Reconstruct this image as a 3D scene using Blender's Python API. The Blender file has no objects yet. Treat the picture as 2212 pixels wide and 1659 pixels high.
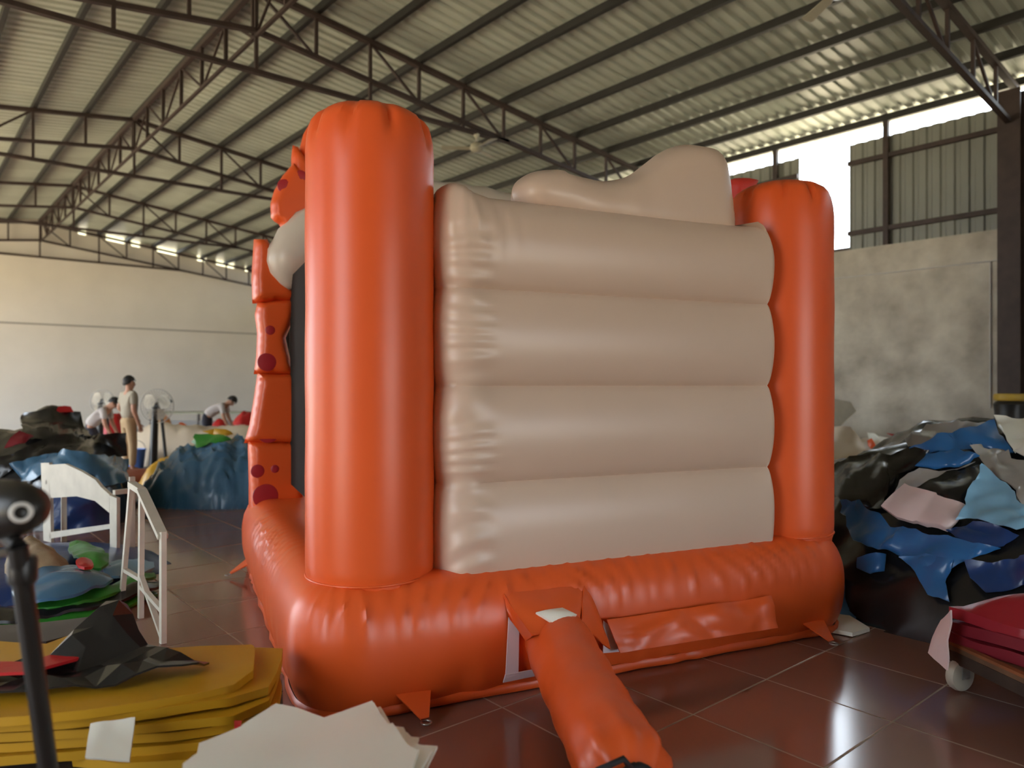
import bpy, bmesh, math, random
import numpy as np
from mathutils import Vector, Matrix, noise as mnoise
from mathutils.geometry import delaunay_2d_cdt

sc = bpy.context.scene
COL = sc.collection
random.seed(7)

# ------------------------------------------------------------------ camera
# building axes: X across the hall (towards the gappy right wall), Y along the hall, Z up
FPX, CX, CY, EYE = 1590.0, 1106.0, 832.0, 1.54
YAW = math.radians(49.8)                       # heading of the lens from the X axis
FWD = np.array([math.cos(YAW), math.sin(YAW), 0.0])
RGT = np.array([math.sin(YAW), -math.cos(YAW), 0.0])
cam_data = bpy.data.cameras.new('camera')
cam = bpy.data.objects.new('camera', cam_data)
COL.objects.link(cam)
cam.location = (0, 0, EYE)
cam.rotation_euler = (math.radians(90), 0, YAW - math.radians(90))
cam_data.sensor_fit = 'HORIZONTAL'
cam_data.sensor_width = 36.0
cam_data.lens = 36.0 * FPX / 2212.0
cam_data.shift_y = (CY - 829.5) / 2212.0
cam_data.clip_start = 0.05
cam_data.dof.use_dof = True
cam_data.dof.focus_distance = 3.9
cam_data.dof.aperture_fstop = 1.5
sc.camera = cam

# ------------------------------------------------------------------ daylight and exposure
world = bpy.data.worlds.new('sky'); sc.world = world
world.use_nodes = True
wn = world.node_tree
bg = wn.nodes['Background']
bg.inputs[0].default_value = (0.80, 0.90, 1.0, 1)
bg.inputs[1].default_value = 9.0
sun_d = bpy.data.lights.new('sun', 'SUN'); sun_d.energy = 28.0; sun_d.angle = 0.01
sun_d.color = (1.0, 0.86, 0.62)
sun = bpy.data.objects.new('sun', sun_d); COL.objects.link(sun)
sun.rotation_euler = Vector((-0.25, 0.45, 0.86)).to_track_quat('Z', 'Y').to_euler()
sc.view_settings.view_transform = 'Standard'
sc.view_settings.look = 'None'
sc.view_settings.exposure = 0.0
sc.view_settings.gamma = 1.0
sc.view_settings.use_curve_mapping = False
sc.cycles.max_bounces = 8
sc.cycles.diffuse_bounces = 5
sc.cycles.glossy_bounces = 4
sc.cycles.caustics_reflective = False
sc.cycles.caustics_refractive = False
sc.cycles.sample_clamp_indirect = 12.0

# ------------------------------------------------------------------ materials
MATS = {}
def mat(name, col, rough=0.5, metal=0.0, var=0.0, vscale=3.0, bump=0.0, bscale=20.0, bstretch=(1, 1, 1),
        coat=0.0, spec=0.5, col2=None, objvar=0.0, translucent=0.0, rvar=0.0):
    if name in MATS: return MATS[name]
    m = bpy.data.materials.new(name); m.use_nodes = True
    nt = m.node_tree; N = nt.nodes; L = nt.links
    p = N['Principled BSDF']
    p.inputs['Roughness'].default_value = rough
    p.inputs['Metallic'].default_value = metal
    p.inputs['Specular IOR Level'].default_value = spec
    if coat: p.inputs['Coat Weight'].default_value = coat; p.inputs['Coat Roughness'].default_value = 0.12
    tc = N.new('ShaderNodeTexCoord')
    c = (*col, 1)
    src = None
    if var or col2:
        no = N.new('ShaderNodeTexNoise'); no.inputs['Scale'].default_value = vscale; no.inputs['Detail'].default_value = 5
        L.new(tc.outputs['Object'], no.inputs['Vector'])
        mx = N.new('ShaderNodeMix'); mx.data_type = 'RGBA'
        rmp = N.new('ShaderNodeMapRange'); rmp.inputs[1].default_value = 0.3; rmp.inputs[2].default_value = 0.7
        L.new(no.outputs['Fac'], rmp.inputs[0]); L.new(rmp.outputs[0], mx.inputs['Factor'])
        mx.inputs['A'].default_value = c
        d = col2 if col2 else tuple(v * (1 - var) for v in col)
        mx.inputs['B'].default_value = (*d, 1)
        src = mx.outputs['Result']
        if rvar:
            rr = N.new('ShaderNodeMapRange'); rr.inputs[1].default_value = .3; rr.inputs[2].default_value = .7
            rr.inputs[3].default_value = rough; rr.inputs[4].default_value = rough + rvar
            L.new(no.outputs['Fac'], rr.inputs[0]); L.new(rr.outputs[0], p.inputs['Roughness'])
    if objvar:
        oi = N.new('ShaderNodeObjectInfo')
        mr = N.new('ShaderNodeMapRange'); mr.inputs[3].default_value = 1 - objvar; mr.inputs[4].default_value = 1 + objvar
        L.new(oi.outputs['Random'], mr.inputs[0])
        h = N.new('ShaderNodeHueSaturation')
        L.new(mr.outputs[0], h.inputs['Value'])
        if src: L.new(src, h.inputs['Color'])
        else: h.inputs['Color'].default_value = c
        src = h.outputs['Color']
    if src: L.new(src, p.inputs['Base Color'])
    else: p.inputs['Base Color'].default_value = c
    if bump:
        mp = N.new('ShaderNodeMapping'); mp.inputs['Scale'].default_value = bstretch
        L.new(tc.outputs['Object'], mp.inputs['Vector'])
        nb = N.new('ShaderNodeTexNoise'); nb.inputs['Scale'].default_value = bscale; nb.inputs['Detail'].default_value = 4
        L.new(mp.outputs[0], nb.inputs['Vector'])
        b = N.new('ShaderNodeBump'); b.inputs['Strength'].default_value = bump; b.inputs['Distance'].default_value = 0.02
        L.new(nb.outputs['Fac'], b.inputs['Height']); L.new(b.outputs[0], p.inputs['Normal'])
    if translucent:
        tr = N.new('ShaderNodeBsdfTranslucent')
        if src: L.new(src, tr.inputs['Color'])
        else: tr.inputs['Color'].default_value = c
        mxs = N.new('ShaderNodeMixShader'); mxs.inputs[0].default_value = translucent
        out = N['Material Output']
        L.new(p.outputs[0], mxs.inputs[1]); L.new(tr.outputs[0], mxs.inputs[2]); L.new(mxs.outputs[0], out.inputs[0])
    MATS[name] = m
    return m

def vinyl(name, col, rough=0.32, bump=0.15, bscale=5.0, **k):
    return mat(name, col, rough=rough, bump=bump, bscale=bscale, **k)

M_ORANGE = vinyl('orange_vinyl', (0.80, 0.112, 0.020), 0.37, bump=0.05, bscale=4, var=0.07, vscale=1.2)
M_CREAM = vinyl('cream_vinyl', (0.64, 0.48, 0.37), 0.36, bump=0.05, bscale=4, var=0.05, vscale=1.5)
M_BEIGE = vinyl('silvery_beige_vinyl', (0.62, 0.55, 0.47), 0.3, bump=0.2, bscale=5, bstretch=(1, 1, .3))
M_DOT = vinyl('raspberry_vinyl', (0.42, 0.02, 0.03), 0.45)
M_STRAP = mat('black_webbing', (0.012, 0.012, 0.014), 0.7)
M_VELCRO = mat('white_hook_tape', (0.72, 0.62, 0.66), 0.8)
M_NET = mat('black_netting', (0.02, 0.015, 0.013), 0.8)
M_RUST = mat('red_oxide_steel', (0.055, 0.034, 0.028), 0.6, var=0.4, vscale=6)
M_PURLIN = mat('dark_steel_purlin', (0.022, 0.021, 0.018), 0.6, var=0.3, vscale=4)
M_ROOF = mat('painted_roof_steel', (0.60, 0.66, 0.58), 0.36, metal=0.0, var=0.22, vscale=0.9, objvar=0.10)
M_CLAD = mat('grey_cladding_steel', (0.26, 0.27, 0.24), 0.5, var=0.15, vscale=1.5, objvar=0.05)
M_TILE = mat('red_brown_tile', (0.23, 0.115, 0.085), 0.14, objvar=0.07, spec=1.0)
M_GROUT = mat('pale_grout', (0.42, 0.34, 0.26), 0.8, var=0.3, vscale=8)
M_WHITEWALL = mat('whitewash', (0.80, 0.76, 0.68), 0.85, var=0.10, vscale=0.7, bump=0.1, bscale=8)
M_PLASTER = mat('stained_plaster', (0.66, 0.61, 0.51), 0.9, col2=(0.36, 0.32, 0.26), vscale=1.9, bump=0.6, bscale=9)
M_GROUND = mat('sunlit_yard_concrete', (0.60, 0.52, 0.38), 0.9)
M_CONDUIT = mat('grey_conduit', (0.55, 0.53, 0.5), 0.5)
M_BLACKV = vinyl('black_vinyl', (0.012, 0.012, 0.013), 0.24, bump=0.35, bscale=3)
M_BLUEV = vinyl('blue_vinyl', (0.025, 0.13, 0.34), 0.28, bump=0.3, bscale=3)
M_STEELBLUE = vinyl('steel_blue_vinyl', (0.05, 0.14, 0.24), 0.25, bump=0.4, bscale=4)
M_NAVY = vinyl('navy_vinyl', (0.012, 0.04, 0.15), 0.3, bump=0.3)
M_SKYV = vinyl('light_blue_vinyl', (0.22, 0.44, 0.62), 0.35, bump=0.2)
M_SILVER = vinyl('silver_grey_vinyl', (0.38, 0.36, 0.33), 0.22, bump=0.35)
M_PINKW = vinyl('pinkish_white_vinyl', (0.72, 0.56, 0.54), 0.4, bump=0.15)
M_WHITEV = vinyl('white_vinyl', (0.86, 0.84, 0.74), 0.4, bump=0.12)
M_YELLOW = vinyl('yellow_vinyl', (0.52, 0.27, 0.012), 0.42, bump=0.12)
M_REDV = vinyl('red_vinyl', (0.50, 0.015, 0.018), 0.36, bump=0.25)
M_CRIMSON = vinyl('crimson_vinyl', (0.30, 0.012, 0.022), 0.36, bump=0.25)
M_MAROON = vinyl('maroon_vinyl', (0.20, 0.012, 0.022), 0.36, bump=0.25)
M_PINK = vinyl('pink_vinyl', (0.62, 0.09, 0.17), 0.4)
M_GREEN = vinyl('green_vinyl', (0.03, 0.22, 0.025), 0.35, bump=0.3)
M_TAN = mat('tan_cloth', (0.36, 0.25, 0.14), 0.85, var=0.3, vscale=10, bump=0.3)
M_CREAMV = vinyl('cream_sheet_vinyl', (0.70, 0.58, 0.44), 0.38, bump=0.25)
M_RUSTV = vinyl('brick_red_vinyl', (0.22, 0.045, 0.02), 0.45, bump=0.3)
M_WPAINT = mat('white_painted_wood', (0.62, 0.58, 0.48), 0.5, var=0.15, vscale=7)
M_WOOD = mat('weathered_wood', (0.16, 0.085, 0.045), 0.6, var=0.4, vscale=9, bump=0.2)
M_DARKWOOD = mat('dark_wood', (0.05, 0.032, 0.022), 0.65, var=0.4, vscale=9)
M_ORANGEWOOD = mat('orange_wood_edge', (0.28, 0.09, 0.03), 0.6, var=0.3, vscale=8)
M_RUBBER = mat('cream_nylon_wheel', (0.50, 0.47, 0.38), 0.45)
M_STEEL = mat('zinc_steel', (0.42, 0.41, 0.39), 0.35, metal=0.9)
M_BLACKM = mat('black_enamel', (0.016, 0.015, 0.014), 0.4)
M_WIRE = mat('pale_wire', (0.42, 0.40, 0.36), 0.5)
M_SKIN = mat('skin', (0.42, 0.21, 0.13), 0.6)
M_HAIR = mat('black_hair', (0.012, 0.010, 0.009), 0.6)
M_SHIRT = mat('grey_beige_shirt', (0.36, 0.32, 0.25), 0.9)
M_SHIRTW = mat('pale_grey_shirt', (0.48, 0.44, 0.42), 0.9)
M_KHAKI = mat('khaki_trousers', (0.42, 0.29, 0.16), 0.9)
M_DARKCLOTH = mat('dark_trousers', (0.03, 0.03, 0.045), 0.9)
M_BLUEPL = mat('blue_plastic', (0.10, 0.22, 0.62), 0.4)
M_EYEW = mat('white_plastic', (0.75, 0.74, 0.70), 0.4)
M_YELLOWP = mat('yellow_paint', (0.55, 0.36, 0.05), 0.5)
M_FANBLADE = mat('pale_fan_blade', (0.42, 0.41, 0.32), 0.5)

# ------------------------------------------------------------------ builders
def mk(name, V, F, m, parent=None, smooth=None, kind=None, label=None, cat=None, group=None):
    me = bpy.data.meshes.new(name)
    me.from_pydata([tuple(map(float, v)) for v in V], [], F)
    me.update()
    if m is not None: me.materials.append(m)
    if smooth is not None:
        me.polygons.foreach_set('use_smooth', [True] * len(me.polygons))
        if smooth is not True: me.set_sharp_from_angle(angle=math.radians(smooth))
    o = bpy.data.objects.new(name, me); COL.objects.link(o)
    if parent is not None: o.parent = parent
    tag(o, label, cat, group, kind)
    return o
def tag(o, label=None, cat=None, group=None, kind=None):
    if label: o['label'] = label
    if cat: o['category'] = cat
    if group: o['group'] = group
    if kind: o['kind'] = kind
    return o
def thing(name, loc=(0, 0, 0), rz=0.0, label=None, cat=None, group=None, kind=None):
    o = bpy.data.objects.new(name, None); COL.objects.link(o)
    o.empty_display_size = 0.2
    o.location = [float(v) for v in loc]; o.rotation_euler = (0, 0, rz)
    return tag(o, label, cat, group, kind)
def copy_tree(o, parent=None):
    c = o.copy(); COL.objects.link(c)
    if parent is not None: c.parent = parent
    for ch in list(o.children): copy_tree(ch, c)
    return c

class MB:
    def __init__(s): s.v = []; s.f = []
    def add(s, V, F):
        b = len(s.v); s.v += [tuple(map(float, v)) for v in V]; s.f += [tuple(i + b for i in f) for f in F]; return s
    def box(s, c, d, rz=0.0, rx=0.0, ry=0.0):
        M = Matrix.Rotation(rz, 3, 'Z') @ Matrix.Rotation(ry, 3, 'Y') @ Matrix.Rotation(rx, 3, 'X')
        P = [Vector(c) + M @ Vector((d[0] / 2 * i, d[1] / 2 * j, d[2] / 2 * k)) for i in (-1, 1) for j in (-1, 1) for k in (-1, 1)]
        return s.add(P, [(0, 1, 3, 2), (4, 6, 7, 5), (0, 4, 5, 1), (2, 3, 7, 6), (0, 2, 6, 4), (1, 5, 7, 3)])
    def bar(s, p, q, w=0.05, h=None, up=(0, 0, 1)):
        h = h or w; p = Vector([float(a) for a in p]); q = Vector([float(a) for a in q]); d = (q - p).normalized(); u = Vector(up)
        if abs(d.dot(u)) > .98: u = Vector((1, 0, 0))
        a = d.cross(u).normalized(); b = a.cross(d).normalized()
        P = [e + a * (w / 2 * i) + b * (h / 2 * j) for e in (p, q) for i, j in ((-1, -1), (1, -1), (1, 1), (-1, 1))]
        return s.add(P, [(3, 2, 1, 0), (4, 5, 6, 7)] + [(k, (k + 1) % 4, 4 + (k + 1) % 4, 4 + k) for k in range(4)])
    def tube(s, path, r, n=10, cap=True):
        P = [Vector([float(a) for a in p]) for p in path]; rr = r if hasattr(r, '__len__') else [r] * len(P)
        rings = []; u = None
        for i, p in enumerate(P):
            d = (P[min(i + 1, len(P) - 1)] - P[max(i - 1, 0)]).normalized()
            if u is None:
                u = Vector((0, 0, 1)) if abs(d.z) < .9 else Vector((1, 0, 0))
            a = d.cross(u).normalized(); u = a.cross(d).normalized()
            rings.append([p + (a * math.cos(t) + u * math.sin(t)) * rr[i] for t in [2 * math.pi * k / n for k in range(n)]])
        return s.loft(rings, cap)
    def loft(s, rings, cap=True, closed=True):
        n = len(rings[0]); V = [p for r in rings for p in r]; F = []
        for i in range(len(rings) - 1):
            for k in range(n if closed else n - 1):
                F.append((i * n + k, i * n + (k + 1) % n, (i + 1) * n + (k + 1) % n, (i + 1) * n + k))
        if cap:
            F.append(tuple(range(n))[::-1]); F.append(tuple((len(rings) - 1) * n + k for k in range(n)))
        return s.add(V, F)
    def lathe(s, prof, n=24, c=(0, 0, 0), cap=True):
        return s.loft([[(c[0] + r * math.cos(2 * math.pi * k / n), c[1] + r * math.sin(2 * math.pi * k / n), c[2] + z) for k in range(n)] for r, z in prof], cap)
    def build(s, name, m, parent=None, **k): return mk(name, s.v, s.f, m, parent, **k)

# value noise and fold noise on arrays of points
def _h(a):
    x = np.sin(a[..., 0] * 127.1 + a[..., 1] * 311.7 + a[..., 2] * 74.7) * 43758.5453
    return x - np.floor(x)
def vnoise(p):
    p = np.asarray(p, float); i = np.floor(p); f = p - i; f = f * f * (3 - 2 * f); r = 0
    for dx in (0, 1):
        for dy in (0, 1):
            for dz in (0, 1):
                w = (f[..., 0] if dx else 1 - f[..., 0]) * (f[..., 1] if dy else 1 - f[..., 1]) * (f[..., 2] if dz else 1 - f[..., 2])
                r = r + w * _h(i + np.array([dx, dy, dz]))
    return r * 2 - 1
def tri(x): return 2 * np.abs(2 * (x - np.floor(x + .5))) - 1
def folds(p, f=1.6, seed=0, n=4):
    rs = np.random.RandomState(seed); out = 0; p = np.asarray(p, float) + rs.rand(3) * 40
    wv = vnoise(p * f * .8)
    for k in range(n):
        d = rs.randn(3); d /= np.linalg.norm(d)
        ff = f * (0.6 + 0.9 * rs.rand())
        out = out + tri(p @ d * ff + .9 * vnoise(p * ff * .6 + k * 7.3) + .3 * wv) * (1.0 / (1 + .4 * k))
    return out / n * 1.6
def inside(poly, P):
    x, y = P[:, 0], P[:, 1]; r = np.zeros(len(P), bool); n = len(poly); j = n - 1
    for i in range(n):
        a, b = poly[i], poly[j]
        c = ((a[1] > y) != (b[1] > y)) & (x < (b[0] - a[0]) * (y - a[1]) / ((b[1] - a[1]) + 1e-12) + a[0]); r ^= c; j = i
    return r
def pdist(poly, P):
    d = np.full(len(P), 1e9); n = len(poly)
    for i in range(n):
        a = np.array(poly[i]); b = np.array(poly[(i + 1) % n]); ab = b - a
        t = np.clip(((P - a) @ ab) / (ab @ ab + 1e-12), 0, 1)
        d = np.minimum(d, np.linalg.norm(P - a - t[:, None] * ab, axis=1))
    return d
def smooth_poly(poly, it=2):
    for _ in range(it):
        q = []
        for i in range(len(poly)):
            a, b = np.array(poly[i], float), np.array(poly[(i + 1) % len(poly)], float)
            q += [tuple(.75 * a + .25 * b), tuple(.25 * a + .75 * b)]
        poly = q
    return poly
def tri_poly(poly, sp):
    poly = [tuple(map(float, p)) for p in poly]; B = []
    for i in range(len(poly)):
        a, b = np.array(poly[i]), np.array(poly[(i + 1) % len(poly)]); n = max(1, int(round(np.linalg.norm(b - a) / sp)))
        B += [tuple(a + (b - a) * k / n) for k in range(n)]
    A = np.array(B); lo, hi = A.min(0), A.max(0); G = []
    y = lo[1]; row = 0
    while y < hi[1]:
        x = lo[0] + (sp / 2 if row % 2 else 0)
        while x < hi[0]: G.append((x, y)); x += sp
        y += sp * .87; row += 1
    G = np.array(G) if G else np.zeros((0, 2))
    if len(G):
        G = G[inside(B, G)]
        if len(G): G = G[pdist(B, G) > sp * .45]
    pts = [Vector(p) for p in B] + [Vector(p) for p in G.tolist()]
    nb = len(B)
    v, e, f, *_ = delaunay_2d_cdt(pts, [], [list(range(nb))], 1, 1e-6)
    V = np.array([(p.x, p.y) for p in v]); F = [tuple(t) for t in f]
    return V, F
def shell(T, Bt, F):
    """close two matching skins into one solid"""
    n = len(T); V = list(T) + list(Bt); FF = list(F) + [tuple(i + n for i in reversed(f)) for f in F]
    E = {}
    for f in F:
        for i in range(len(f)):
            a, b = f[i], f[(i + 1) % len(f)]; E[(a, b)] = 1
    for (a, b) in list(E):
        if (b, a) not in E: FF.append((b, a, a + n, b + n))
    return V, FF
def fix_normals(o):
    bm = bmesh.new(); bm.from_mesh(o.data); bmesh.ops.recalc_face_normals(bm, faces=bm.faces); bm.to_mesh(o.data); bm.free(); return o
def slab(name, poly, z0, th, m, wav=0.004, wf=3.0, sp=0.06, seed=0, crump=0.0, cf=2.0, rise=None, dome=0.0, shade=45, parent=None, **k):
    """a lying sheet, folded stack or board: outline in plan, real thickness, gentle waves"""
    V, F = tri_poly(poly, sp)
    P3 = np.c_[V, np.full(len(V), 0.3 * seed)]
    z = z0 + wav * vnoise(P3 * wf) + (crump * folds(P3, cf, seed) if crump else 0)
    if rise is not None: z = z + rise(V[:, 0], V[:, 1])
    if dome: z = z + dome * (1 - (1 - np.clip(pdist(poly, V) / .22, 0, 1)) ** 2)
    T = np.c_[V, z]; Bt = np.c_[V, z - th]
    A, FF = shell(T, Bt, F)
    o = mk(name, A, FF, m, parent, smooth=shade, **k)
    return fix_normals(o)
def pillow(name, poly, y, thick, edge, m, parent, sp=0.05, wr=0.0, seed=0, front_only=False, **k):
    """an inflated cut-out standing in the local X-Z plane"""
    V, F = tri_poly(poly, sp)
    d = pdist(poly, V); t = np.clip(d / edge, 0, 1)
    h = thick / 2 * np.sqrt(np.clip(1 - (1 - t) ** 2, 0, 1)) + 0.004
    if wr: h = h + wr * folds(np.c_[V, V[:, 0] * 0], 5.0, seed) * t * (1.2 - t)
    T = np.c_[V[:, 0], y - h, V[:, 1]]; Bt = np.c_[V[:, 0], y + h, V[:, 1]]
    A, FF = shell(T, Bt, F)
    return fix_normals(mk(name, A, FF, m, parent, smooth=70, **k))

# points of the place, found along a line of sight at a known distance or height
def at(px, py, D):
    return np.array([0, 0, EYE]) + D * (FWD + (px - CX) / FPX * RGT + np.array([0, 0, (CY - py) / FPX]))
def on(px, py, z=0.0):
    return at(px, py, FPX * (EYE - z) / (py - CY))

# ================================================================== THE HALL
XL, XR, YB, YE = -4.85, 12.35, -9.0, 28.7
XRIDGE, ZRIDGE, SLOPE, PP = 3.75, 7.02, 0.125, 0.86
def zroof(x): return ZRIDGE - SLOPE * abs(x - XRIDGE)
TRUSS_Y = [-3.05, 3.4, 9.75, 16.2, 22.6, 28.4]

# floor: grout bed and tiles
TP = 0.634
floor = MB().box(((XL + XR) / 2, (YB + YE) / 2, -0.0515), (XR - XL + .4, YE - YB + .4, 0.1)).build('floor', M_GROUT, kind='structure')
ix0, ix1 = int((XL - 2.236) / TP) - 1, int((XR - 2.236) / TP) + 1
iy0, iy1 = int((YB - 2.718) / TP) - 1, int((YE - 2.718) / TP) + 1
cells = []
for i in range(ix0, ix1):
    for j in range(iy0, iy1):
        c = np.array([2.236 + (i + .5) * TP, 2.718 + (j + .5) * TP, 0])
        if not (XL - .2 < c[0] < XR and YB < c[1] < YE): continue
        r = c - np.array([0, 0, EYE]); D = r @ FWD
        px, py = (CX + FPX * (r @ RGT) / D, CY + FPX * EYE / D) if D > .3 else (-9e9, 0)
        vis = D > .3 and -150 < px < 2360 and py < 1800
        cells.append((0 if vis else 1, D if D > 0 else 999, c))
cells.sort(key=lambda t: (t[0], t[1]))
def tile_geo(c=(0, 0, 0), w=TP - .007):
    a, b = w / 2, w / 2 - .003
    V = [(s * a, t * a, -.012) for s, t in ((-1, -1), (1, -1), (1, 1), (-1, 1))] + [(s * a, t * a, -.0015) for s, t in ((-1, -1), (1, -1), (1, 1), (-1, 1))] + [(s * b, t * b, 0) for s, t in ((-1, -1), (1, -1), (1, 1), (-1, 1))]
    F = [(k, (k + 1) % 4, 4 + (k + 1) % 4, 4 + k) for k in range(4)] + [(4 + k, 4 + (k + 1) % 4, 8 + (k + 1) % 4, 8 + k) for k in range(4)] + [(8, 9, 10, 11)]
    return [(v[0] + c[0], v[1] + c[1], v[2] + c[2]) for v in V], F
t0 = None
for q in cells[:300]:
    if t0 is None:
        V, F = tile_geo(); t0 = mk('tile', V, F, M_TILE, floor); o = t0
    else:
        o = t0.copy(); COL.objects.link(o); o.parent = floor
    o.location = (q[2][0], q[2][1], random.uniform(-.0006, .0006))
rest = MB()
for q in cells[300:]: rest.add(*tile_geo(q[2]))
rest.build('tile_field', M_TILE, floor, kind='stuff')

# yard outside
MB().box((4, 10, -.16), (160, 160, .1)).build('ground', M_GROUND, kind='structure')

# ceiling: ribbed sheets, purlins
ceiling = thing('ceiling', (XRIDGE, 10, 0), kind='structure')
def rib_profile(width, pitch=0.2, depth=0.032, phase=0.0):
    pts = []; n = int(round(width / pitch))
    for k in range(n):
        b = k * pitch
        pts += [(b, 0), (b + pitch * .48, 0), (b + pitch * .60, depth), (b + pitch * .86, depth), (b + pitch * .98, 0)]
    pts.append((width, 0)); return pts
SW = 0.8
OV = 0.45
def roof_sheet(side):
    pr = rib_profile(SW + .0); xs = np.linspace(0, (XR - XRIDGE + OV) if side > 0 else (XRIDGE - XL + .8), 5)
    V = []; F = []; n = len(pr)
    for x in xs:
        for (y, d) in pr: V.append((side * x, y, -SLOPE * x + d))
    for x in xs:
        for (y, d) in pr: V.append((side * x, y, -SLOPE * x + d + .004))
    m = len(xs) * n
    for i in range(len(xs) - 1):
        for k in range(n - 1):
            q = (i * n + k, i * n + k + 1, (i + 1) * n + k + 1, (i + 1) * n + k)
            F.append(q); F.append(tuple(m + a for a in reversed(q)))
    return V, F
for side in (1, -1):
    V, F = roof_sheet(side); s0 = None
    for k in range(int((YE - YB + 1) / SW) + 1):
        if s0 is None: s0 = mk('roof_sheet', V, F, M_ROOF, ceiling); o = s0
        else: o = s0.copy(); COL.objects.link(o); o.parent = ceiling
        o.location = (0, YB - .4 + k * SW - 10, ZRIDGE + .02 + random.uniform(0, .004))
    p0 = None
    for k in range(11):
        if k == 0 and side < 0: continue
        x = k * PP
        if p0 is None:
            mb = MB(); mb.box((0, 0, 0), (.012, YE - YB, .11)); mb.box((.03, 0, .05), (.06, YE - YB, .012)); mb.box((.03, 0, -.05), (.06, YE - YB, .012))
            p0 = mb.build('purlin', M_PURLIN, ceiling); o = p0
        else: o = p0.copy(); COL.objects.link(o); o.parent = ceiling
        o.location = (side * x, (YB + YE) / 2 - 10, ZRIDGE - SLOPE * x - .055)

# roof trusses
def truss(y, label):
    T = thing('roof_truss', (XRIDGE, y, 0), label=label, cat='truss', group='roof trusses', kind='structure')
    zt = lambda x: ZRIDGE - .15 - SLOPE * abs(x); dep = .58; half = 8.6
    zm = lambda x: zt(x) - dep
    for s in (1, -1):
        MB().bar((0, 0, zt(0)), (s * half, 0, zt(half)), .09, .07).build('top_chord', M_RUST, T)
        MB().bar((0, 0, zm(0)), (s * half, 0, zm(half)), .08, .06).build('middle_chord', M_RUST, T)
    XT = 4.4; ztie = zm(XT)
    MB().bar((-XT, 0, ztie), (XT, 0, ztie), .08, .06).build('tie_chord', M_RUST, T)
    for k in range(-10, 11):
        x = k * PP
        low = ztie if (abs(x) < XT and k % 2 == 0) else zm(x)
        MB().bar((x, 0, low), (x, 0, zt(x)), .045).build('strut', M_RUST, T)
        if k % 2 == 0 and abs(k) < 10:
            s = 1 if k >= 0 else -1
            MB().bar((x, .012, zt(x)), (x + s * PP, .012, zm(x + s * PP)), .035).build('diagonal', M_RUST, T)
    return T
TL = ['roof truss behind the photographer', 'nearest roof truss ending at the dark column on the right', 'roof truss passing behind the near orange pillar and pale cloud crest',
      'roof truss halfway down the hall, second from the white end wall in full view', 'roof truss farther down the hall, last before the end wall truss', 'farthest roof truss, right against the white end wall']
for y, l in zip(TRUSS_Y[1:], TL[1:]): truss(y, l)

# lattice girder under the ridge
G = thing('ridge_girder', (XRIDGE, 10, 0), label='long lattice girder running under the roof ridge', cat='girder', kind='structure')
zt, zb = ZRIDGE - .14, ZRIDGE - .80
MB().bar((0, YB + .3 - 10, zt), (0, YE - .3 - 10, zt), .08, .07).build('top_chord', M_RUST, G)
MB().bar((0, YB + .3 - 10, zb), (0, YE - .3 - 10, zb), .045, .045).build('bottom_chord', M_RUST, G)
yy = TRUSS_Y[1]; k = 0
while yy < YE - .4:
    MB().bar((0, yy - 10, zb), (0, yy - 10, zt), .05).build('strut', M_RUST, G)
    if yy + 1.07 < YE - .3:
        a, b = (zt, zb) if k % 2 else (zb, zt)
        MB().bar((.015, yy - 10, a), (.015, yy + 1.075 - 10, b), .03).build('diagonal', M_RUST, G)
    yy += 1.075; k += 1

# end wall (whitewashed masonry), gaps left open under the roof sheets
WE = thing('wall_end', (XRIDGE, YE, 0), kind='structure')
mb = MB()
zc = lambda x: zroof(x) - .17
pts = [(XL, -.05), (XR, -.05), (XR, zc(XR)), (XRIDGE, zc(XRIDGE)), (XL, zc(XL))]
V = [(x - XRIDGE, d, z) for d in (0, .24) for x, z in pts]
mb.add(V, [(0, 1, 2, 3, 4), (9, 8, 7, 6, 5)] + [(k, 5 + k, 5 + (k + 1) % 5, (k + 1) % 5) for k in range(5)]).build('masonry', M_WHITEWALL, WE)
MB().box((0, -.012, 3.56), (XR - XL, .03, .05)).build('string_course', mat('grey_line_paint', (.36, .34, .30), .8), WE)
MB().box((-6, -.01, .27), (5.5, .02, .5)).build('dado', M_YELLOWP, WE)
mb_gap = [(4.9, 5.15), (5.75, 6.35), (6.55, 6.85), (7.4, 8.1), (8.8, 9.15), (9.5, 10.2), (10.6, 10.75), (11.1, 11.3)]
x = XL; segs = []
for a, b in mb_gap: segs.append((x, a)); x = b
segs.append((x, XR))
for a, b in segs:
    if a < XRIDGE < b: parts = [(a, XRIDGE), (XRIDGE, b)]
    else: parts = [(a, b)]
    for p, q in parts:
        V = [(u - XRIDGE, d, z) for d in (.02, .2) for u, z in ((p, zc(p) - .01), (q, zc(q) - .01), (q, zroof(q) + .015), (p, zroof(p) + .015))]
        mk('infill_block', V, [(0, 1, 2, 3), (7, 6, 5, 4)] + [(k, 4 + k, 4 + (k + 1) % 4, (k + 1) % 4) for k in range(4)], M_WHITEWALL, WE)

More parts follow.
